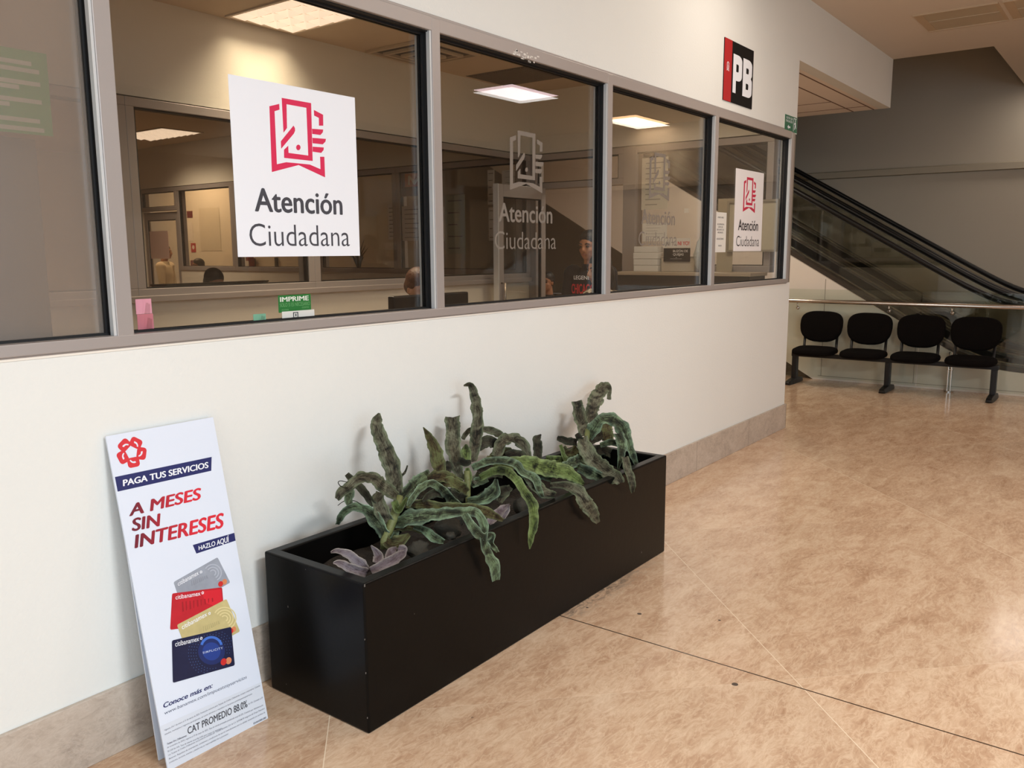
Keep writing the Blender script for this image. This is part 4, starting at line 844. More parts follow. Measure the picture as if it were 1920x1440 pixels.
k = MB(); k.prism([(.001, .001), (BW-.001, .001), (BW-.001, b1[1]), (.001, b0[1])], 0, .0003); k.build('legal_band', mat('pale_grey_print', (216, 222, 232), .5), board)
M_fine = mat('fine_print_ink', (96, 98, 112), .6); tm = MB()
def line(s, x0, y0, x1, y1, h=11, bold=0.004): qtext(tm, s, a2, (x0, y0), (x1, y1), (x1, y1-h*1.05), (x0, y0-h), .0006, bold)
line('Vigencia: Del 1 de enero al 31 de marzo de 2025. Promoción exclusiva para Tarjetas de Crédito Citibanamex, excepto corporativas. Consulta', 233, 1203, 848, 914)
line('estados, municipios y negocios participantes, así como términos y requisitos en banamex.com/impuestosyservicios', 236, 1229, 797, 967)
line('Tarjeta Oro Citibanamex:', 249, 1292, 378, 1235, 12, .03); line('Sin IVA. Calculado el 29', 773, 1034, 865, 992)
line('de noviembre de 2024 y vigente al 29 de mayo de 2025. Tasa de interés promedio ponderada anual 60.25%. Comisión por Administración', 251, 1314, 868, 1040)
line('$1,230 Sin IVA. Tasa de interés anual fija 0.0% para meses sin intereses.', 255, 1338, 602, 1188)
line('Las Tarjetas de Crédito Citibanamex son productos emitidos por Tarjetas Banamex, S.A. de C.V. SOFOM ER integrante del Grupo Financiero', 259, 1362, 878, 1060)
line('Banamex. Requisitos de contratación, comisiones y condiciones de uso en www.banamex.com La calidad, contenido y/o cambios de', 263, 1386, 880, 1086)
line('productos, servicios, eventos y plataformas es responsabilidad de su promotor', 266, 1410, 645, 1224)
line('EDI-BANSIERS-0002', 806, 1160, 888, 1120, 12, .03)
tm.build('fine_print', M_fine, board)
tm = MB(); qtext(tm, 'CAT PROMEDIO 88.0%', a2, (384,1224), (768,1046), (764,1000), (380,1178), .0007, .02); tm.build('rate_lettering', M_greytxt, board)
# ------------------------------------------------------------------ four-seat bench
bench = thing('beam_bench', 'black four-seat upholstered waiting bench in front of the glass railing', 'bench', (10.2, -.25, 0))
def pad(w, h, n=40, e=3.0, droop=0.0):
    P = []
    for i in range(n):
        a = 2*math.pi*i/n; c, s = math.cos(a), math.sin(a); x = math.copysign(abs(c)**(2/e), c)*w/2; y = math.copysign(abs(s)**(2/e), s)*h/2
        if y < 0: x *= 1-.06*abs(y)/(h/2); y -= droop*(1-(2*x/w)**2)
        P.append((x, y))
    return P
for i in range(4):
    yc = .83-.553*i
    # seat: outline in x(depth)/y, front edge towards -x
    k = MB(); n = 40; out = pad(.50, .44, n, 3.4); vs = []; lev = [(-.034, .90), (-.022, .985), (.0, 1.0), (.020, .97), (.034, .86), (.040, .5)]
    for z, s in lev: vs += [(-.02+y*s, yc+x*s, .405+z+(.02 if False else 0)-.05*(y/.44)*-.35) for x, y in out]
    fs = [(l*n+j, l*n+(j+1) % n, (l+1)*n+(j+1) % n, (l+1)*n+j) for l in range(len(lev)-1) for j in range(n)]+[tuple(range(n))[::-1], tuple(range((len(lev)-1)*n, len(lev)*n))]
    k.add(vs, fs); k.build('seat', M_fabric, bench, smooth=True)
    k = MB(); out = pad(.505, .335, n, 3.2, .035); vs = []; lev = [(-.034, .86), (-.026, .965), (-.005, 1.0), (.012, .99), (.024, .95)]
    for d, s in lev:
        for x, y in out: X, Z = x*s, y*s; vs.append((.20+d+Z*.20-.05*(1-(2*X/.5)**2)*-.35-.02*abs(2*X/.5)**2*0, yc+X, .695+Z))
    fs = [(l*n+j, l*n+(j+1) % n, (l+1)*n+(j+1) % n, (l+1)*n+j) for l in range(len(lev)-1) for j in range(n)]+[tuple(range(n))[::-1], tuple(range((len(lev)-1)*n, len(lev)*n))]
    k.add(vs, fs); k.build('backrest', M_fabric, bench, smooth=True)
    for s in (-.19, .19):
        k = MB(); k.tube([(.02, yc+s, .365), (.15, yc+s, .37), (.185, yc+s, .42), (.205, yc+s, .58)], .016, 8, flat=.5, upv=(0, 1, 0)); k.build('back_support', M_blackmetal, bench, smooth=True)
MB().box((-.03, -1.10, .325), (.03, 1.10, .372)).build('beam', M_blackmetal, bench, bevel=.006)
for y in (1.06, .0, -1.06):
    k = MB(); k.box((-.04, y-.028, .045), (.04, y+.028, .33)); k.box((-.045, y-.016, .05), (-.04, y+.016, .32)); lg_ = k.build('leg', M_blackmetal, bench, bevel=.005)
    k = MB(); sec = [(-.262,.028,.012,.030),(-.23,.036,.0,.045),(-.12,.04,.0,.058),(0,.042,.0,.066),(.12,.04,.0,.058),(.22,.034,.0,.045),(.245,.026,.012,.03)]
    vs = []
    for x, hw, zb, zt in sec: vs += [(x, y-hw, zb), (x, y+hw, zb), (x, y+hw*.75, zt), (x, y-hw*.75, zt)]
    fs = [(i*4+j, i*4+(j+1) % 4, (i+1)*4+(j+1) % 4, (i+1)*4+j) for i in range(6) for j in range(4)]+[(3,2,1,0),(24,25,26,27)]
    k.add(vs, fs); k.build('foot', M_blackmetal, lg_, bevel=.004)
# ------------------------------------------------------------------ glass railing behind the bench
rail = thing('glass_railing', 'low glass railing with steel handrail between bench and escalator', 'railing', (10.52, 0, 0))
for y0, y1 in ((-3.4, -.489), (-.471, 2.4), (2.418, 5.2)): MB().box((.034, y0, .03), (.044, y1, 1.118)).build('glass_panel', M_glassrail, rail)
k = MB(); k.tube([(-.035, -3.4, .974), (-.035, 5.2, .974)], .0245, 16); k.build('handrail', M_steel, rail, smooth=True)
for y in (-2.0, -.812, -.152, .91, 2.1, 3.3):
    k = MB(); k.tube([(-.035, y, .95), (-.035, y, .89)], .007, 10); k.tube([(-.035, y, .888), (.034, y, .888)], .008, 10); k.ell((-.012, y, .886), .022, 14, 10); k.build('bracket', M_chrome, rail, smooth=True)
for y in (-2.4, -.832, 2.2, 4.2):
    k = MB()
    for s in (-.016, .016): k.box((-.02, y+s-.005, .012), (.02, y+s+.005, .45))
    k.tube([(0, y, .25), (.034, y, .25)], .012, 10); k.tube([(0, y-.03, .25), (0, y+.03, .25)], .012, 10); k.tube([(0, y, 0), (0, y, .012)], .055, 20); k.build('post', M_chrome, rail, bevel=.002)
# ------------------------------------------------------------------ two parallel escalators
def spl(L, flat, s): return flat+s*math.log(1+math.exp(max(-60, min(60, (L-flat)/s)))) if (L-flat)/s < 40 else L
def zr(y): return spl(1.69+.578*(y+.01), .965, .09)
def zt(y): return spl(1.074+.581*(y-.298), .245, .09)
YP = [-3.3, -2.8, -2.4]+[-2.2+.1*i for i in range(24)]+[.3, .8, 1.6, 2.6, 3.6, 4.8, 6.2]
def strip(mb, x0, x1, lo, hi):
    vs = []
    for y in YP: vs += [(x0, y, lo(y)), (x1, y, lo(y)), (x1, y, hi(y)), (x0, y, hi(y))]
    n = len(YP); fs = [(i*4+j, i*4+(j+1) % 4, (i+1)*4+(j+1) % 4, (i+1)*4+j) for i in range(n-1) for j in range(4)]+[(3,2,1,0), ((n-1)*4, (n-1)*4+1, (n-1)*4+2, (n-1)*4+3)]
    return mb.add(vs, fs)
def escalator(lab, xa, xb, clad):
    t = thing('escalator', lab, 'escalator', (xa, 0, 0), group='pair of escalators'); w = xb-xa
    for sx, inward in ((0.0, 1), (w, -1)):
        x = sx
        k = MB(); n = 12; prof = []
        for i in range(n):
            a = 2*math.pi*i/n; prof.append((x+.040*math.copysign(abs(math.cos(a))**.7, math.cos(a)), .032*math.copysign(abs(math.sin(a))**.8, math.sin(a))))
        k.sweep(prof, [(y, zr(y)) for y in YP]); k.build('handrail', M_blackrub, t, smooth=True)
        k = MB(); strip(k, x-.010, x+.010, lambda y: zr(y)-.044, lambda y: zr(y)-.028); k.build('handrail_guide', M_blackmetal, t)
        k = MB(); strip(k, x-.005, x+.005, lambda y: zt(y)+.055, lambda y: zr(y)-.042); k.build('balustrade_glass', M_glassesc, t)
        k = MB(); strip(k, x-.11, x+.05 if inward > 0 else x+.11, lambda y: zt(y), lambda y: zt(y)+.055); k.build('outer_deck', M_deck, t)
        xi = x+inward*.06; k = MB(); strip(k, xi, xi+inward*.09, lambda y: zt(y)+.02, lambda y: zt(y)+.062); k.build('inner_deck', M_steel, t)
        xk = x+inward*.15; k = MB(); strip(k, xk, xk+inward*.015, lambda y: zt(y)-.30, lambda y: zt(y)+.03); k.build('skirt_panel', M_skirt, t)
        k = MB(); strip(k, xk+inward*.015, xk+inward*.035, lambda y: zt(y)-.10, lambda y: zt(y)-.07); k.build('skirt_brush', M_blackmetal, t)
    # steps
    k = MB(); y = -1.35; i = 0
    while y < 6.0:
        z = .0+max(0, (y+1.35)*.578-.0); k.box((.18, y, max(z-.22, -.05)), (w-.18, y+.40, z+.04)); y += .40; i += 1
    k.build('steps', mat('ribbed_step_metal', (58, 54, 50), .5, .4, var=.1, scale=30), t)
    MB().box((.18, -3.3, 0), (w-.18, -1.35, .03)).build('landing_plate', M_steel, t)
    # truss body below the deck
    k = MB(); strip(k, .05, w-.05, lambda y: max(0.0, .567*(y-.722)), lambda y: max(zt(y)-.34, .002+max(0.0, .567*(y-.722)))); k.build('truss_cover', mat('truss_paint', (52, 43, 35), .7), t)
    if clad:
        pts = [(y, zt(y)) for y in YP]; lo = [(6.2, .567*(6.2-.722)), (.722, 0), (-3.3, 0)]
        k = MB(); k.prism(pts+lo, xa-.16-xa, xa-.11-xa+.01, Matrix(((0,0,1,0),(1,0,0,0),(0,1,0,0),(0,0,0,1)))); s = k.build('side_cladding', mat('cladding_paint', (232, 218, 202), .65, var=.03, scale=2, bump=.08), t)
        k = MB()
        for y in (-2.6, -1.6, -.44, .62): k.box((-.1615, y, .05), (-.1595, y+.006, max(.1, zt(y)-.02)))
        k.box((-.162, -3.3, .045), (-.1595, .66, .05)); k.build('panel_joint', mat('cladding_joint', (150, 138, 120), .8), s)
    return t
escalator('nearer escalator with black handrails rising behind the glass railing', 10.78, 11.83, True)
escalator('farther escalator running beside the nearer one along the taupe wall', 12.07, 13.12, False)
#==OFFICE==
# ------------------------------------------------------------------ people and furniture seen through the glass
M_skin = mat('brown_skin', (172, 122, 92), .55, var=.06, scale=14, spec=.35); M_skin2 = mat('tan_skin', (196, 148, 116), .55, var=.06, scale=14, spec=.35)
M_hairb = mat('black_hair', (24, 19, 17), .5, var=.3, scale=40, bump=.5, bscale=60); M_hairbr = mat('brown_hair', (86, 52, 34), .5, var=.3, scale=40, bump=.5, bscale=60)
M_eye = mat('dark_eye', (26, 18, 14), .2); M_lip = mat('lip', (138, 82, 70), .5); M_dark = mat('dark_sweatshirt', (26, 26, 32), .9, var=.15, scale=20); M_trouser = mat('dark_trousers', (40, 42, 52), .9)
M_shirt = mat('cream_shirt', (214, 202, 178), .85, var=.06, scale=20); M_brownjacket = mat('dark_brown_jacket', (44, 34, 30), .9, var=.2); M_olive = mat('muted_blouse', (112, 92, 78), .9, var=.2)
def lace():
    m, nt, b = new_mat('cream_black_lace'); tc = N(nt, 'ShaderNodeTexCoord'); v = N(nt, 'ShaderNodeTexVoronoi', feature='DISTANCE_TO_EDGE'); v.inputs['Scale'].default_value = 26
    nt.links.new(tc.outputs['Object'], v.inputs[0]); cr = N(nt, 'ShaderNodeValToRGB'); e = cr.color_ramp.elements; e[0].position = .05; e[0].color = lin((206, 190, 166)); e[1].position = .16; e[1].color = lin((74, 62, 52))
    nt.links.new(v.outputs[0], cr.inputs[0]); nt.links.new(cr.outputs[0], b.inputs['Base Color']); b.inputs['Roughness'].default_value = .9; return m
M_lace = lace()
def fuse(mb, name, m, parent, voxel, smooth=4):
    """merge overlapping solids into one continuous skin"""
    o = mb.build(name+'_src', m); r = o.modifiers.new('remesh', 'REMESH'); r.mode = 'VOXEL'; r.voxel_size = voxel; r.use_smooth_shade = True
    s = o.modifiers.new('smooth', 'SMOOTH'); s.iterations = smooth; s.factor = .5
    dg = bpy.context.evaluated_depsgraph_get(); dg.update(); me = bpy.data.meshes.new_from_object(o.evaluated_get(dg)); me.name = name
    old = o.data; bpy.data.objects.remove(o); bpy.data.meshes.remove(old); me.polygons.foreach_set('use_smooth', [True]*len(me.polygons))
    if not me.materials: me.materials.append(m)
    q = bpy.data.objects.new(name, me); C.objects.link(q); q.parent = parent; return q
def person(label, head, face, H, shirt, hair, skin, long_hair=False, sit=False, top='sweatshirt', nod=0.0, arms='down'):
    """head = head centre in the world; face = heading of the face and body (radians); builds facing local +x"""
    t = thing('person', label, 'person', (head.x, head.y, 0), rz=face); bpy.context.view_layer.update()
    hzc = head.z; base = hzc-.93*H if not sit else hzc-.93*H     # hip shift when seated
    z = lambda f: base+f*H
    b = MB(); hc = Vector((.012*H, 0, hzc)); V = Vector
    hip = V((-.01, 0, z(.53))); chest = V((-.01, 0, z(.72))); neck = V((-.012*H, 0, z(.835)))
    def torso(mb, g):
        mb.tube([V((-.01,0,z(.49))), hip, V((-.005,0,z(.61))), chest, V((-.012,0,z(.785))), V((-.012,0,z(.82)))], [.088*H+g, .094*H+g, .083*H+g, .098*H+g, .085*H+g, .04*H+g], 18, True, .62, (0, 1, 0))
        for s in (-1, 1): mb.ell((-.012, s*.098*H, z(.792)), (.042*H+g, .042*H+g, .040*H+g), 14, 8)
    def arm(mb, g, s, hand):
        sh = V((-.012, s*.108*H, z(.79))); el = V((.01*H, s*.128*H, z(.625))) if arms == 'down' else V((.04*H, s*.125*H, z(.63)))
        wr = V((.05*H, s*.118*H, z(.49))) if arms == 'down' else V((.17*H, s*.075*H, z(.60)))
        mb.tube([sh, sh.lerp(el, .5), el, el.lerp(wr, .45), wr], [.034*H+g, .030*H+g, .024*H+g, .024*H+g, .017*H+g], 12)
        mb.ell(el, .0245*H+g, 12, 8)
        if hand:
            d = (wr-el).normalized(); side = V((0, 1, 0)) if arms == 'down' else V((0, 1, 0)); up = d.cross(side).normalized(); side = up.cross(d)
            pc = wr+d*.045; mb.tube([wr-d*.01, wr+d*.03, wr+d*.075, wr+d*.095], [.020, .034, .038, .030], 12, True, .42, side if arms != 'down' else V((1, 0, 0)))
            ax = side if arms != 'down' else V((1, 0, 0)); cu = up if arms != 'down' else V((0, -s, 0))
            for i, (o_, L) in enumerate(((-.028, .070), (-.010, .080), (.009, .075), (.027, .058))):
                r0 = wr+d*.085+ax*o_; mb.tube([r0, r0+d*L*.45, r0+d*L*.8+cu*.012, r0+d*L*.95+cu*.026], [.0095, .009, .0082, .0072], 8)
            r0 = wr+d*.03-ax*.03; mb.tube([r0, r0+d*.025-ax*.022, r0+d*.055-ax*.030+cu*.01], [.012, .0105, .008], 8)
    def legs(mb, g):
        for s in (-1, 1):
            h_ = V((-.01, s*.05*H, z(.51)))
            if sit: kn = V((.25*H, s*.06*H, z(.51))); an = V((.27*H, s*.06*H, max(.05, z(.51)-.24*H)))
            else: kn = V((.012, s*.053*H, z(.28))); an = V((-.01, s*.053*H, z(.045)))
            mb.tube([h_, h_.lerp(kn, .5), kn, kn.lerp(an, .4), an], [.058*H+g, .050*H+g, .036*H+g, .034*H+g, .024*H+g], 14); mb.ell(kn, .036*H+g, 12, 8)
            mb.tube([an+V((-.035, 0, -.02)), an+V((.05, 0, -.03)), an+V((.15, 0, -.045))], [.034, .038, .026], 12, True, .7, (0, 1, 0))
    torso(b, 0); arm(b, 0, 1, True); arm(b, 0, -1, True); legs(b, 0)
    b.tube([neck-V((0, 0, .03)), neck+V((.004*H, 0, .03*H)), hc-V((.012*H, 0, .03*H))], [.036*H, .033*H, .032*H], 14)
    hb = MB(); s_ = H/1.75; R3 = Matrix.Rotation(nod, 3, 'Y')
    def hp(x, y, zz): return hc+R3 @ (V((x, y, zz))*s_)
    def he(mb, c, r): mb.ell(hp(*c), tuple(q*s_ for q in r), 18, 12, R3)
    he(b, (-.012, 0, .028), (.096, .077, .092)); he(b, (.022, 0, -.040), (.068, .062, .075)); he(b, (.045, 0, -.088), (.034, .036, .026)); he(b, (.062, 0, .018), (.026, .056, .022))
    b.tube([hp(.078, 0, .012), hp(.100, 0, -.022), hp(.098, 0, -.036)], [.010*s_, .016*s_, .017*s_], 10); he(b, (.088, 0, -.036), (.016, .020, .010))
    for s in (-1, 1): he(b, (-.008, s*.077, -.006), (.022, .010, .034)); he(b, (.052, s*.040, -.030), (.024, .022, .022))
    he(b, (.072, 0, -.064), (.020, .027, .013))
    body = fuse(b, 'body', skin, t, .0085, 3)
    for s in (-1, 1):
        e = MB(); he(e, (.0795, s*.033, .002), (.010, .014, .0085)); e.build('eye', M_eye, t, smooth=True)
        e = MB(); e.tube([hp(.088, s*.014, .024), hp(.088, s*.034, .030), hp(.072, s*.055, .022)], [.004*s_, .005*s_, .003*s_], 8); e.build('eyebrow', M_hairb, t, smooth=True)
    e = MB(); e.tube([hp(.082, -.024, -.064), hp(.094, 0, -.062), hp(.082, .024, -.064)], [.003*s_, .007*s_, .003*s_], 8); e.build('mouth', M_lip, t, smooth=True)
    hm = MB(); he(hm, (-.022, 0, .050), (.100, .085, .088)); he(hm, (-.056, 0, .0), (.062, .078, .070))
    if long_hair:
        he(hm, (-.075, 0, -.05), (.060, .080, .090)); he(hm, (-.085, 0, -.13), (.045, .075, .09))
        for s in (-1, 1): he(hm, (-.03, s*.070, -.05), (.045, .022, .085))
    else:
        for s in (-1, 1): he(hm, (-.018, s*.072, .020), (.040, .016, .034))
    fuse(hm, 'hair', hair, t, .009, 2)
    c = MB(); torso(c, .014); arm(c, .012, 1, False); arm(c, .012, -1, False); c.tube([neck-V((0, 0, .03)), neck+V((0, 0, .012))], [.05*H, .044*H], 14)
    fuse(c, top, shirt, t, .013, 3)
    g = MB(); legs(g, .010); g.tube([V((-.01,0,z(.47))), V((-.01,0,z(.56)))], [.09*H, .096*H], 16, True, .66, (0, 1, 0)); fuse(g, 'trousers', M_trouser, t, .014, 2)
    return t, z
hd = hx(1106, 461, 6.35)
man, mz = person('standing man with short dark hair in a dark sweatshirt with white and red lettering', hd, math.radians(182), hd.z/.93, M_dark, M_hairb, M_skin, nod=.12)
# lettering curved round the chest
H_ = hd.z/.93
def chest_text(body, z0, h, half, m, off, bold):
    vs, fs = text_mesh(body, bold); a, b_ = min(v.x for v in vs), max(v.x for v in vs); k = MB(); out = []
    for v in vs:
        y = -half+(v.x-a)/(b_-a)*2*half; zz = z0+v.y/.729*h; R = .098*H_+.018
        out.append((-.01+(R*.62+.012)*math.sqrt(max(.05, 1-(y/(R+.02))**2))+off+v.z*4, y, zz))
    k.add(out, fs); return k.build('lettering', m, man)
chest_text('LEGEND', mz(.768), .034, .088, M_white, .012, .02); chest_text('CHICAGO', mz(.70), .085, .115, mat('red_print', (212, 44, 54), .5), .012, .03)
hd = hx(1127, 506, 5.4)
person('long-haired woman in a lace top in profile before the standing man', hd, math.radians(152), hd.z/.93, M_lace, M_hairb, M_skin2, long_hair=True, top='lace_top', nod=.12)
def chair(x, y, rz, lab, zseat=.46, ztop=.95, m=None):
    t = thing('office_chair', lab, 'chair', (x, y, 0), rz=rz, group='office chairs'); m = m or M_fabric
    k = MB(); n = 28; k.prism(pad(.46, .44, n, 3.4), zseat-.06, zseat); k.build('seat', m, t, bevel=.015)
    k = MB(); k.prism([(a_, b_+(zseat+.14+ztop)/2) for a_, b_ in pad(.42, ztop-zseat-.14, n, 2.6)], -.25, -.20, Matrix(((0,0,1,0),(1,0,0,0),(0,1,0,0),(0,0,0,1)))); k.build('backrest', m, t, bevel=.015)
    k = MB(); k.tube([(-.12, 0, zseat-.05), (-.24, 0, zseat-.03), (-.255, 0, zseat+.3)], .016, 8); k.build('back_bar', M_blackmetal, t)
    k = MB(); k.tube([(0, 0, .06), (0, 0, zseat-.06)], .025, 12)
    for i in range(5): a_ = 2*math.pi*i/5; k.tube([(0, 0, .09), (.27*math.cos(a_), .27*math.sin(a_), .045)], .016, 8)
    k.build('base', M_blackmetal, t)
    for i in range(5): a_ = 2*math.pi*i/5; k = MB(); k.tube([(.27*math.cos(a_)-.012, .27*math.sin(a_), .025), (.27*math.cos(a_)+.012, .27*math.sin(a_), .025)], .025, 12); k.build('caster', M_blackmetal, t)
    return t
def sitter(label, u, v, plane, val, face, shirt, hair, skin, chair_lab, top='top', **kw):
    hd = hx(u, v, val) if plane == 'x' else hy(u, v, val); H = 1.72; r = person(label, hd, face, H, shirt, hair, skin, sit=True, top=top, arms='fwd', **kw)
    zs = hd.z-.93*H+.51*H-.075*H; chair(hd.x-.02*math.cos(face), hd.y-.02*math.sin(face), face, chair_lab, zseat=zs, ztop=zs+.42)
sitter('seated person with dark hair in a dark jacket beyond the open door', 1027, 529, 'x', 8.7, math.radians(185), M_brownjacket, M_hairb, M_skin, 'chair under the dark-jacketed person beyond the open door', top='jacket')
sitter('seated person with brown hair bent behind the dark monitor', 783, 541, 'y', 1.22, math.radians(-100), M_olive, M_hairbr, M_skin2, 'chair behind the dark monitor', top='blouse', nod=.35)
sitter('person whose black-haired head rises above the dark desk divider in the back room', 400, 531, 'y', 4.15, math.radians(-95), M_trouser, M_hairb, M_skin, 'chair behind the dark desk divider', top='shirt', nod=.3)
hd = hx(309, 473, 8.15)
person('person in a cream shirt and dark waistcoat seen far off through the back-room door', hd, math.radians(-55), hd.z/.93, M_shirt, M_hairb, M_skin, top='shirt')
sitter('distant seated person with dark hair seen through the back-room glazing', 373, 499, 'x', 8.25, math.radians(170), M_trouser, M_hairb, M_skin, 'chair of the distant person in the corridor', top='shirt')
# desk and monitor in the office
M_desk = mat('grey_laminate', (150, 140, 128), .5); M_screen = mat('black_monitor_plastic', (22, 23, 26), .35)
def desk(x0, y0, x1, y1, zt_, lab):
    t = thing('desk', lab, 'desk', ((x0+x1)/2, (y0+y1)/2, 0), group='office desks'); a, b_ = (x1-x0)/2, (y1-y0)/2
    MB().box((-a, -b_, zt_-.035), (a, b_, zt_)).build('desktop', M_desk, t, bevel=.004)
    for s in (-1, 1): MB().box((s*(a-.06)-.02, -b_+.06, 0), (s*(a-.06)+.02, b_-.06, zt_-.0355)).build('leg_panel', M_desk, t)
desk(2.5, .18, 4.6, .86, .86, 'grey desk behind the front windows carrying the dark monitor')
def monitor(x0, x1, y, z0, z1, zd, lab):
    t = thing('monitor', lab, 'monitor', ((x0+x1)/2, y, zd), group='computer monitors'); a = (x1-x0)/2
    MB().box((-a, -.022, z0-zd), (a, .022, z1-zd)).build('housing', M_screen, t, bevel=.008); MB().box((-a+.012, .0225, z0-zd+.012), (a-.012, .0235, z1-zd-.012)).build('screen', mat('dark_screen', (12, 14, 18), .15), t)
    k = MB(); k.box((-.03, -.045, .012), (.03, -.022, z0-zd+.1)); k.box((-.12, -.09, .0), (.12, .09, .012)); k.build('stand', M_screen, t, bevel=.003); MB().box((a-.10, -.0225, z0-zd+.03), (a-.05, -.022, z0-zd+.06)).build('label', M_gasket, t)
pL, pR = hy(732, 552, .46), hy(873, 550, .46)
monitor(pL.x, pR.x, .46, 1.02, (pL.z+pR.z)/2, .86, 'dark monitor seen from behind across the first mullion')
desk(3.2, 3.18, 5.2, 3.655, .86, 'desk in the back room below the dark divider')
t = thing('desk_divider', 'long dark divider on the back-room desk just above the sill', 'desk divider', (4.1, 3.62, .86)); pa, pb = hy(285, 528, 3.62), hy(500, 528, 3.62)
MB().box((pa.x-4.1, -.02, 0), (pb.x-4.1, .02, pb.z-.86)).build('panel', mat('black_divider_cloth', (26, 22, 20), .8), t, bevel=.005); MB().box((pa.x-4.1, -.03, pb.z-.86+.0005), (pb.x-4.1, .03, pb.z-.86+.012)).build('cap', M_blackmetal, t)
# reception counter with the things on it
t = thing('reception_counter', 'dark reception counter with a pale worktop under the end window', 'counter', (7.13, .87, 0)); k = MB(); k.box((-.17, -.71, 0), (.19, .58, 1.375)); k.build('body', mat('dark_counter_panel', (52, 46, 42), .5, var=.1), t)
MB().box((-.20, -.73, 1.3755), (.195, .60, 1.405)).build('worktop', mat('pale_worktop', (176, 160, 138), .45), t, bevel=.004)
for i in range(5): MB().box((-.1725, -.70, .25+.22*i), (-.1702, .57, .255+.22*i)).build('panel_groove', M_gasket, t)
def at_end(u, v, x=7.30): p = hx(u, v, x); return p.y, p.z
def end_sheet(name, cat, lab, u0, v0, u1, v1, m, x=7.325, d=.002, group=None, deco=None):
    y0, z1 = at_end(u0, v0, x); y1, z0 = at_end(u1, v1, x); t = thing(name, lab, cat, M=side_M(y0, z0, x), group=group); MB().box((0, 0, -d), (y0-y1, z1-z0, 0)).build('sheet', m, t)
    if deco: deco(t, y0-y1, z1-z0)
    return t
M_paper = mat('office_paper', (226, 222, 214), .6)
def lines(n, x0=.15, x1=.85, m=None):
    def f(t, w, h):
        k = MB()
        for i in range(n): z_ = h*(.9-.8*i/max(1, n-1)); k.box((w*x0, z_-h*.012, 0), (w*(x1-.12*((i*7) % 3)), z_+h*.006, .0006))
        k.build('print_lines', m or M_greytxt, t)
    return f
end_sheet('wall_poster', 'poster', 'pale printed poster taped inside the end window above the counter', 1204, 297, 1251, 392, mat('pale_poster', (206, 200, 184), .6), group='papers on the end window', deco=lines(9, m=mat('pale_text', (150, 146, 140), .7)))
end_sheet('wall_poster', 'poster', 'white printed sheet just above the paper stack on the end window', 1205, 419, 1250, 452, M_paper, group='papers on the end window', deco=lines(6, m=mat('pale_text', (150, 146, 140), .7)))
def niyo(t, w, h):
    tm = MB(); put_text(tm, '¡NI TÚ,', .10*w, .52*w, h*.22, h*.62, .0006, .02); tm.build('lettering', M_greytxt, t); tm = MB(); put_text(tm, 'NI YO!', .55*w, .97*w, h*.25, h*.68, .0006, .03); tm.build('lettering', mat('red_print', (212, 44, 54), .5), t)
end_sheet('slogan_sheet', 'sign', 'white sheet with red NI YO lettering above the black complaints sign', 1243, 447, 1294, 464, M_paper, x=7.12, deco=niyo)
def buzon(t, w, h):
    tm = MB(); put_text(tm, 'BUZÓN DE', .36*w, .92*w, h*.70, h*.88, .0008, .02); put_text(tm, 'QUEJAS', .36*w, .76*w, h*.45, h*.63, .0008, .02); tm.build('lettering', M_paper, t)
    k = MB(); k.box((.26*w, h*.2, 0), (.70*w, h*.215, .0006)); k.box((.47*w, h*.27, 0), (.50*w, h*.31, .0006)); k.build('print_lines', M_paper, t)
end_sheet('complaints_sign', 'sign', 'black complaints box sign on the counter reading BUZÓN DE QUEJAS', 1244.5, 465.5, 1293.5, 490.5, mat('black_sign_face', (18, 17, 18), .6, spec=.15), x=7.10, d=.004, deco=buzon)
y0, z0 = at_end(1297, 493, 7.14); t = thing('complaints_box', 'translucent complaints box behind the black sign on the counter', 'box', (7.19, y0+.12, 1.4055)); MB().box((-.08, -.16, 0), (.06, .17, .13)).build('body', mat('clouded_acrylic', (190, 180, 164), .3), t, bevel=.004); MB().box((-.085, -.165, .1305), (.065, .175, .142)).build('lid', mat('clouded_acrylic', (190, 180, 164), .3), t)
y0, z0 = at_end(1217, 494, 7.16); t = thing('paper_stack', 'white paper ream stack standing on the counter beside the post', 'paper stack', (7.19, y0, 1.4055))
for i in range(4): MB().box((-.10, -.125+.004*(i % 2), .058*i), (.10, .125+.003*(i % 3), .058*i+.056)).build('ream', M_paper, t, bevel=.004)
y0, z0 = at_end(1316, 490, 7.16); k = MB(); k.ell((0, 0, .155), (.07, .085, .155), 20, 14); k.v = [tuple(Vector(q)*(1+.16*noise.noise(Vector(q)*16))) for q in k.v]; k.v = [(x, y, max(z_, 0)) for x, y, z_ in k.v]
o = k.build('plastic_bag', mat('crumpled_pale_plastic', (196, 198, 190), .25, var=.15, scale=25, bump=.6, bscale=40), smooth=True); o.location = (7.05, y0-.06, 1.4055); tag(o, 'crumpled pale plastic bag at the right end of the counter', 'bag')
def board_deco(t, w, h):
    k = MB(); e = .018; k.box((0, 0, 0), (w, e, .016)); k.box((0, h-e, 0), (w, h, .016)); k.box((0, e, 0), (e, h-e, .016)); k.box((w-e, e, 0), (w, h-e, .016)); k.build('frame', mat('board_frame', (150, 142, 126), .5), t)
end_sheet('notice_board', 'board', 'framed pale board leaning behind the last emblem poster', 1365, 377, 1457, 472, mat('board_face', (190, 182, 160), .5), x=7.30, d=.01, deco=board_deco)
end_sheet('backing_card', 'board', 'taller pale card behind the framed board at the last pane', 1347, 373, 1372, 520, mat('card_face', (176, 164, 140), .6), x=7.315, d=.004)
end_sheet('light_switch', 'switch', 'small white wall plate seen through the third pane', 1283, 391, 1291, 399, M_paper, x=9.9 if False else 7.32, d=.006)
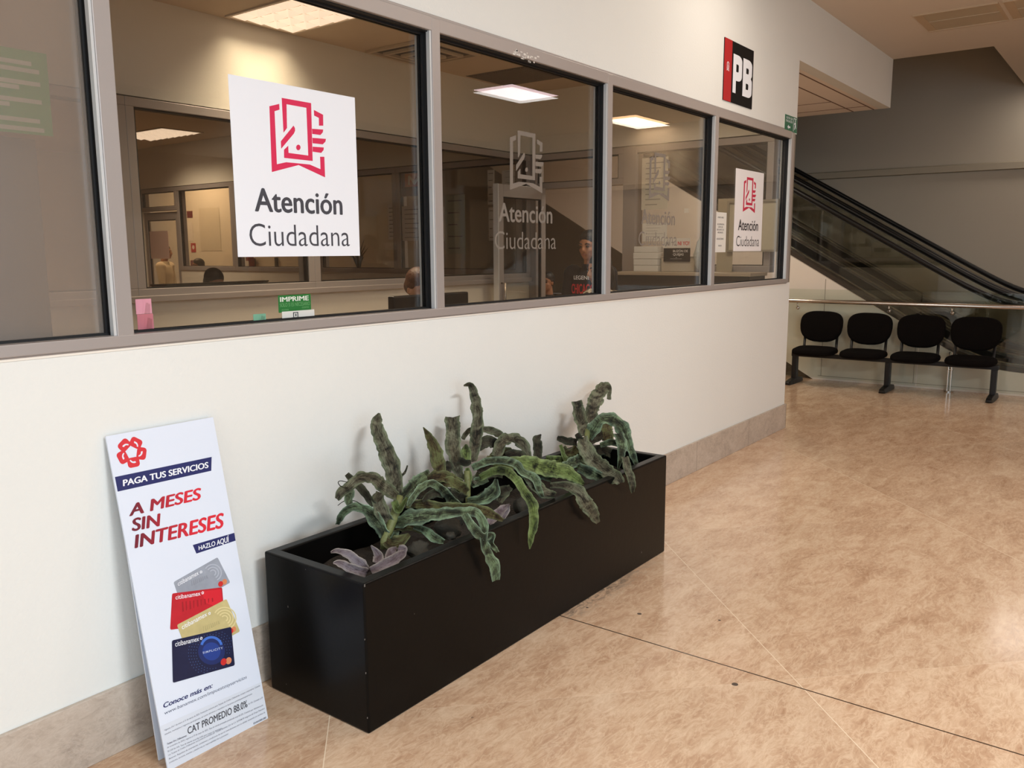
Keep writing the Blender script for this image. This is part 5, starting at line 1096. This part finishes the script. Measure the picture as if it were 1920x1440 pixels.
# papers on the back-room glazing
def c_sheet(name, cat, lab, u0, v0, u1, v1, m, deco=None, group='papers on the back-room glazing'): return end_sheet(name, cat, lab, u0, v0, u1, v1, m, x=XB-.002+.012, d=.002, group=group, deco=deco)
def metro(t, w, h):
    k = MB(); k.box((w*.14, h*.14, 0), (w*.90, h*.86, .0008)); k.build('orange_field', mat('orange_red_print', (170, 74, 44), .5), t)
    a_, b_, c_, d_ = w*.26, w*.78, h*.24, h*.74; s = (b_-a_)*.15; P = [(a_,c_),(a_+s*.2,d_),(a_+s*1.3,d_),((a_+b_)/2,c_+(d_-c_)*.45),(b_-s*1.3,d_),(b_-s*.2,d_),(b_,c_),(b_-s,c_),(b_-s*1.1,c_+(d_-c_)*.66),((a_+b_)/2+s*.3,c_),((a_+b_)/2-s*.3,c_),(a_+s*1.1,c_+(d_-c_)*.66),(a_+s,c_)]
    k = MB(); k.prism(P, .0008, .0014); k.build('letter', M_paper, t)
c_sheet('mirrored_sign', 'poster', 'mirrored metro sign built as an orange sheet with white M on the back glazing', 752, 322, 801, 353, mat('violet_print', (92, 74, 104), .5), metro)  # reflection of a metro sign, built as a sheet on the back glazing
c_sheet('office_notice', 'notice', 'violet-white lower strip of the mirrored M sign, built as a sheet', 751, 353, 803, 366, mat('pale_violet_print', (120, 112, 138), .5))
c_sheet('office_notice', 'notice', 'large white notice below the mirrored M sign', 752, 387, 795, 451, M_paper, lines(7))
c_sheet('office_notice', 'notice', 'narrow white notice left of the black-edged back-room post', 727, 384, 741, 449, M_paper, lines(8))
c_sheet('office_notice', 'notice', 'greenish sheet on the back glazing seen in the second pane', 834, 366, 873, 476, mat('pale_green_print', (150, 158, 140), .6), lines(5))
c_sheet('office_notice', 'notice', 'white list sheet at the left edge of the second pane', 822, 388, 833.5, 452, M_paper, lines(10))
c_sheet('office_notice', 'notice', 'upper white strip of paper left of the open door leaf', 914, 319, 927, 383, M_paper, lines(5))
c_sheet('office_notice', 'notice', 'lower white strip of paper left of the open door leaf', 916, 389, 928, 451, M_paper, lines(4))
c_sheet('office_notice', 'notice', 'wide white sheet above the open door leaf', 941, 320, 985, 343, M_paper, lines(3))
# lobby wall beyond the back room
def d_sheet(name, cat, lab, u0, v0, u1, v1, m, deco=None, d=.003): return end_sheet(name, cat, lab, u0, v0, u1, v1, m, x=8.995, d=d, deco=deco, group='things on the lobby wall')
d_sheet('wall_sheet', 'poster', 'large pale sheet on the lobby wall far behind the back room', 372, 391, 415, 470, mat('pale_poster', (206, 200, 184), .6))
d_sheet('wall_sheet', 'poster', 'smaller white sheet on the lobby wall left of the large one', 347, 416, 363, 452, M_paper)
def fire(t, w, h): k = MB(); k.prism(circ(w*.5, h*.55, w*.25, 16), 0, .001); k.build('symbol', M_paper, t)
d_sheet('fire_sign', 'sign', 'red and white fire sign on the lobby wall', 357.5, 456, 367.5, 473, mat('fire_red', (170, 44, 32), .5), fire)
d_sheet('alarm_box', 'alarm', 'small dark red alarm box below the fire sign', 357, 488, 366, 499, mat('alarm_red', (112, 40, 32), .5), d=.05)
d_sheet('alarm_box', 'alarm', 'dark red alarm sounder above the small white sheet', 350, 396, 361, 408, mat('alarm_red', (112, 40, 32), .5), d=.05)
p = hx(471, 500, 8.93); t = thing('fire_extinguisher', 'red fire extinguisher with white label hanging on the lobby wall', 'fire extinguisher', (8.92, p.y, p.z-.18)); k = MB(); k.tube([(0, 0, 0), (0, 0, .30), (0, 0, .36), (0, 0, .39)], [.07, .07, .045, .025], 18); k.build('cylinder', mat('extinguisher_red', (140, 34, 26), .35), t, smooth=True)
k = MB(); k.tube([(0, 0, .39), (0, 0, .44)], .018, 10); k.tube([(0, .02, .43), (0, -.12, .45)], .01, 8); k.tube([(0, .0, .42), (0, .11, .40), (0, .12, .2)], .009, 8); k.build('valve', M_blackmetal, t); MB().box((-.074, -.05, .14), (-.0695, .05, .28)).build('label', M_paper, t)
MB().box((.045, -.03, .1), (.079, .03, .32)).build('wall_bracket', M_blackmetal, t)
p = hx(519.5, 494, 8.995); t = thing('door_phone', 'small black handset on the lobby wall right of the extinguisher', 'phone', (8.995, p.y, p.z-.06)); MB().box((-.03, -.03, 0), (0, .03, .16)).build('body', M_screen, t, bevel=.006)
c2 = end_sheet('pink_sheet', 'poster', 'pale pink sheet taped to the far back-room door', 280, 434, 318, 485, mat('pale_pink_paper', (206, 176, 166), .6), x=XB+.02, d=.002)
# pot plant beyond the glazing
p = hx(668, 507, 7.9); t = thing('potted_plant', 'small dark leafy pot plant beyond the back-room glazing', 'plant', (7.95, p.y, 1.18)); k = MB(); k.tube([(0, 0, 0), (0, 0, .16)], [.07, .09], 16); k.build('pot', mat('clay_pot', (104, 80, 62), .7), t)
for i in range(16):
    a_ = i*2.4; r = .08+.12*((i*37) % 10)/10; h_ = .22+.25*((i*53) % 10)/10; k = MB(); P = [Vector((0, 0, .14)), Vector((.4*r*math.cos(a_), .4*r*math.sin(a_), .14+h_*.7)), Vector((r*math.cos(a_), r*math.sin(a_), .14+h_))]; k.tube(P, [.006, .014, .002], 6, True, .3); k.build('leaf', mat('dark_green_leaf', (44, 52, 36), .6), t)
t = thing('console_cabinet', 'low cabinet carrying the pot plant beyond the back-room glazing', 'cabinet', (7.95, p.y, 0)); MB().box((-.2, -.5, 0), (.2, .5, 1.18)).build('body', mat('brown_cabinet_wood', (120, 92, 66), .5, var=.2), t); 
for s in (-1, 1): MB().box((-.215, s*.25-.235, .03), (-.2005, s*.25+.235, 1.14)).build('door', mat('brown_cabinet_wood', (120, 92, 66), .5, var=.2), t)
#==END==
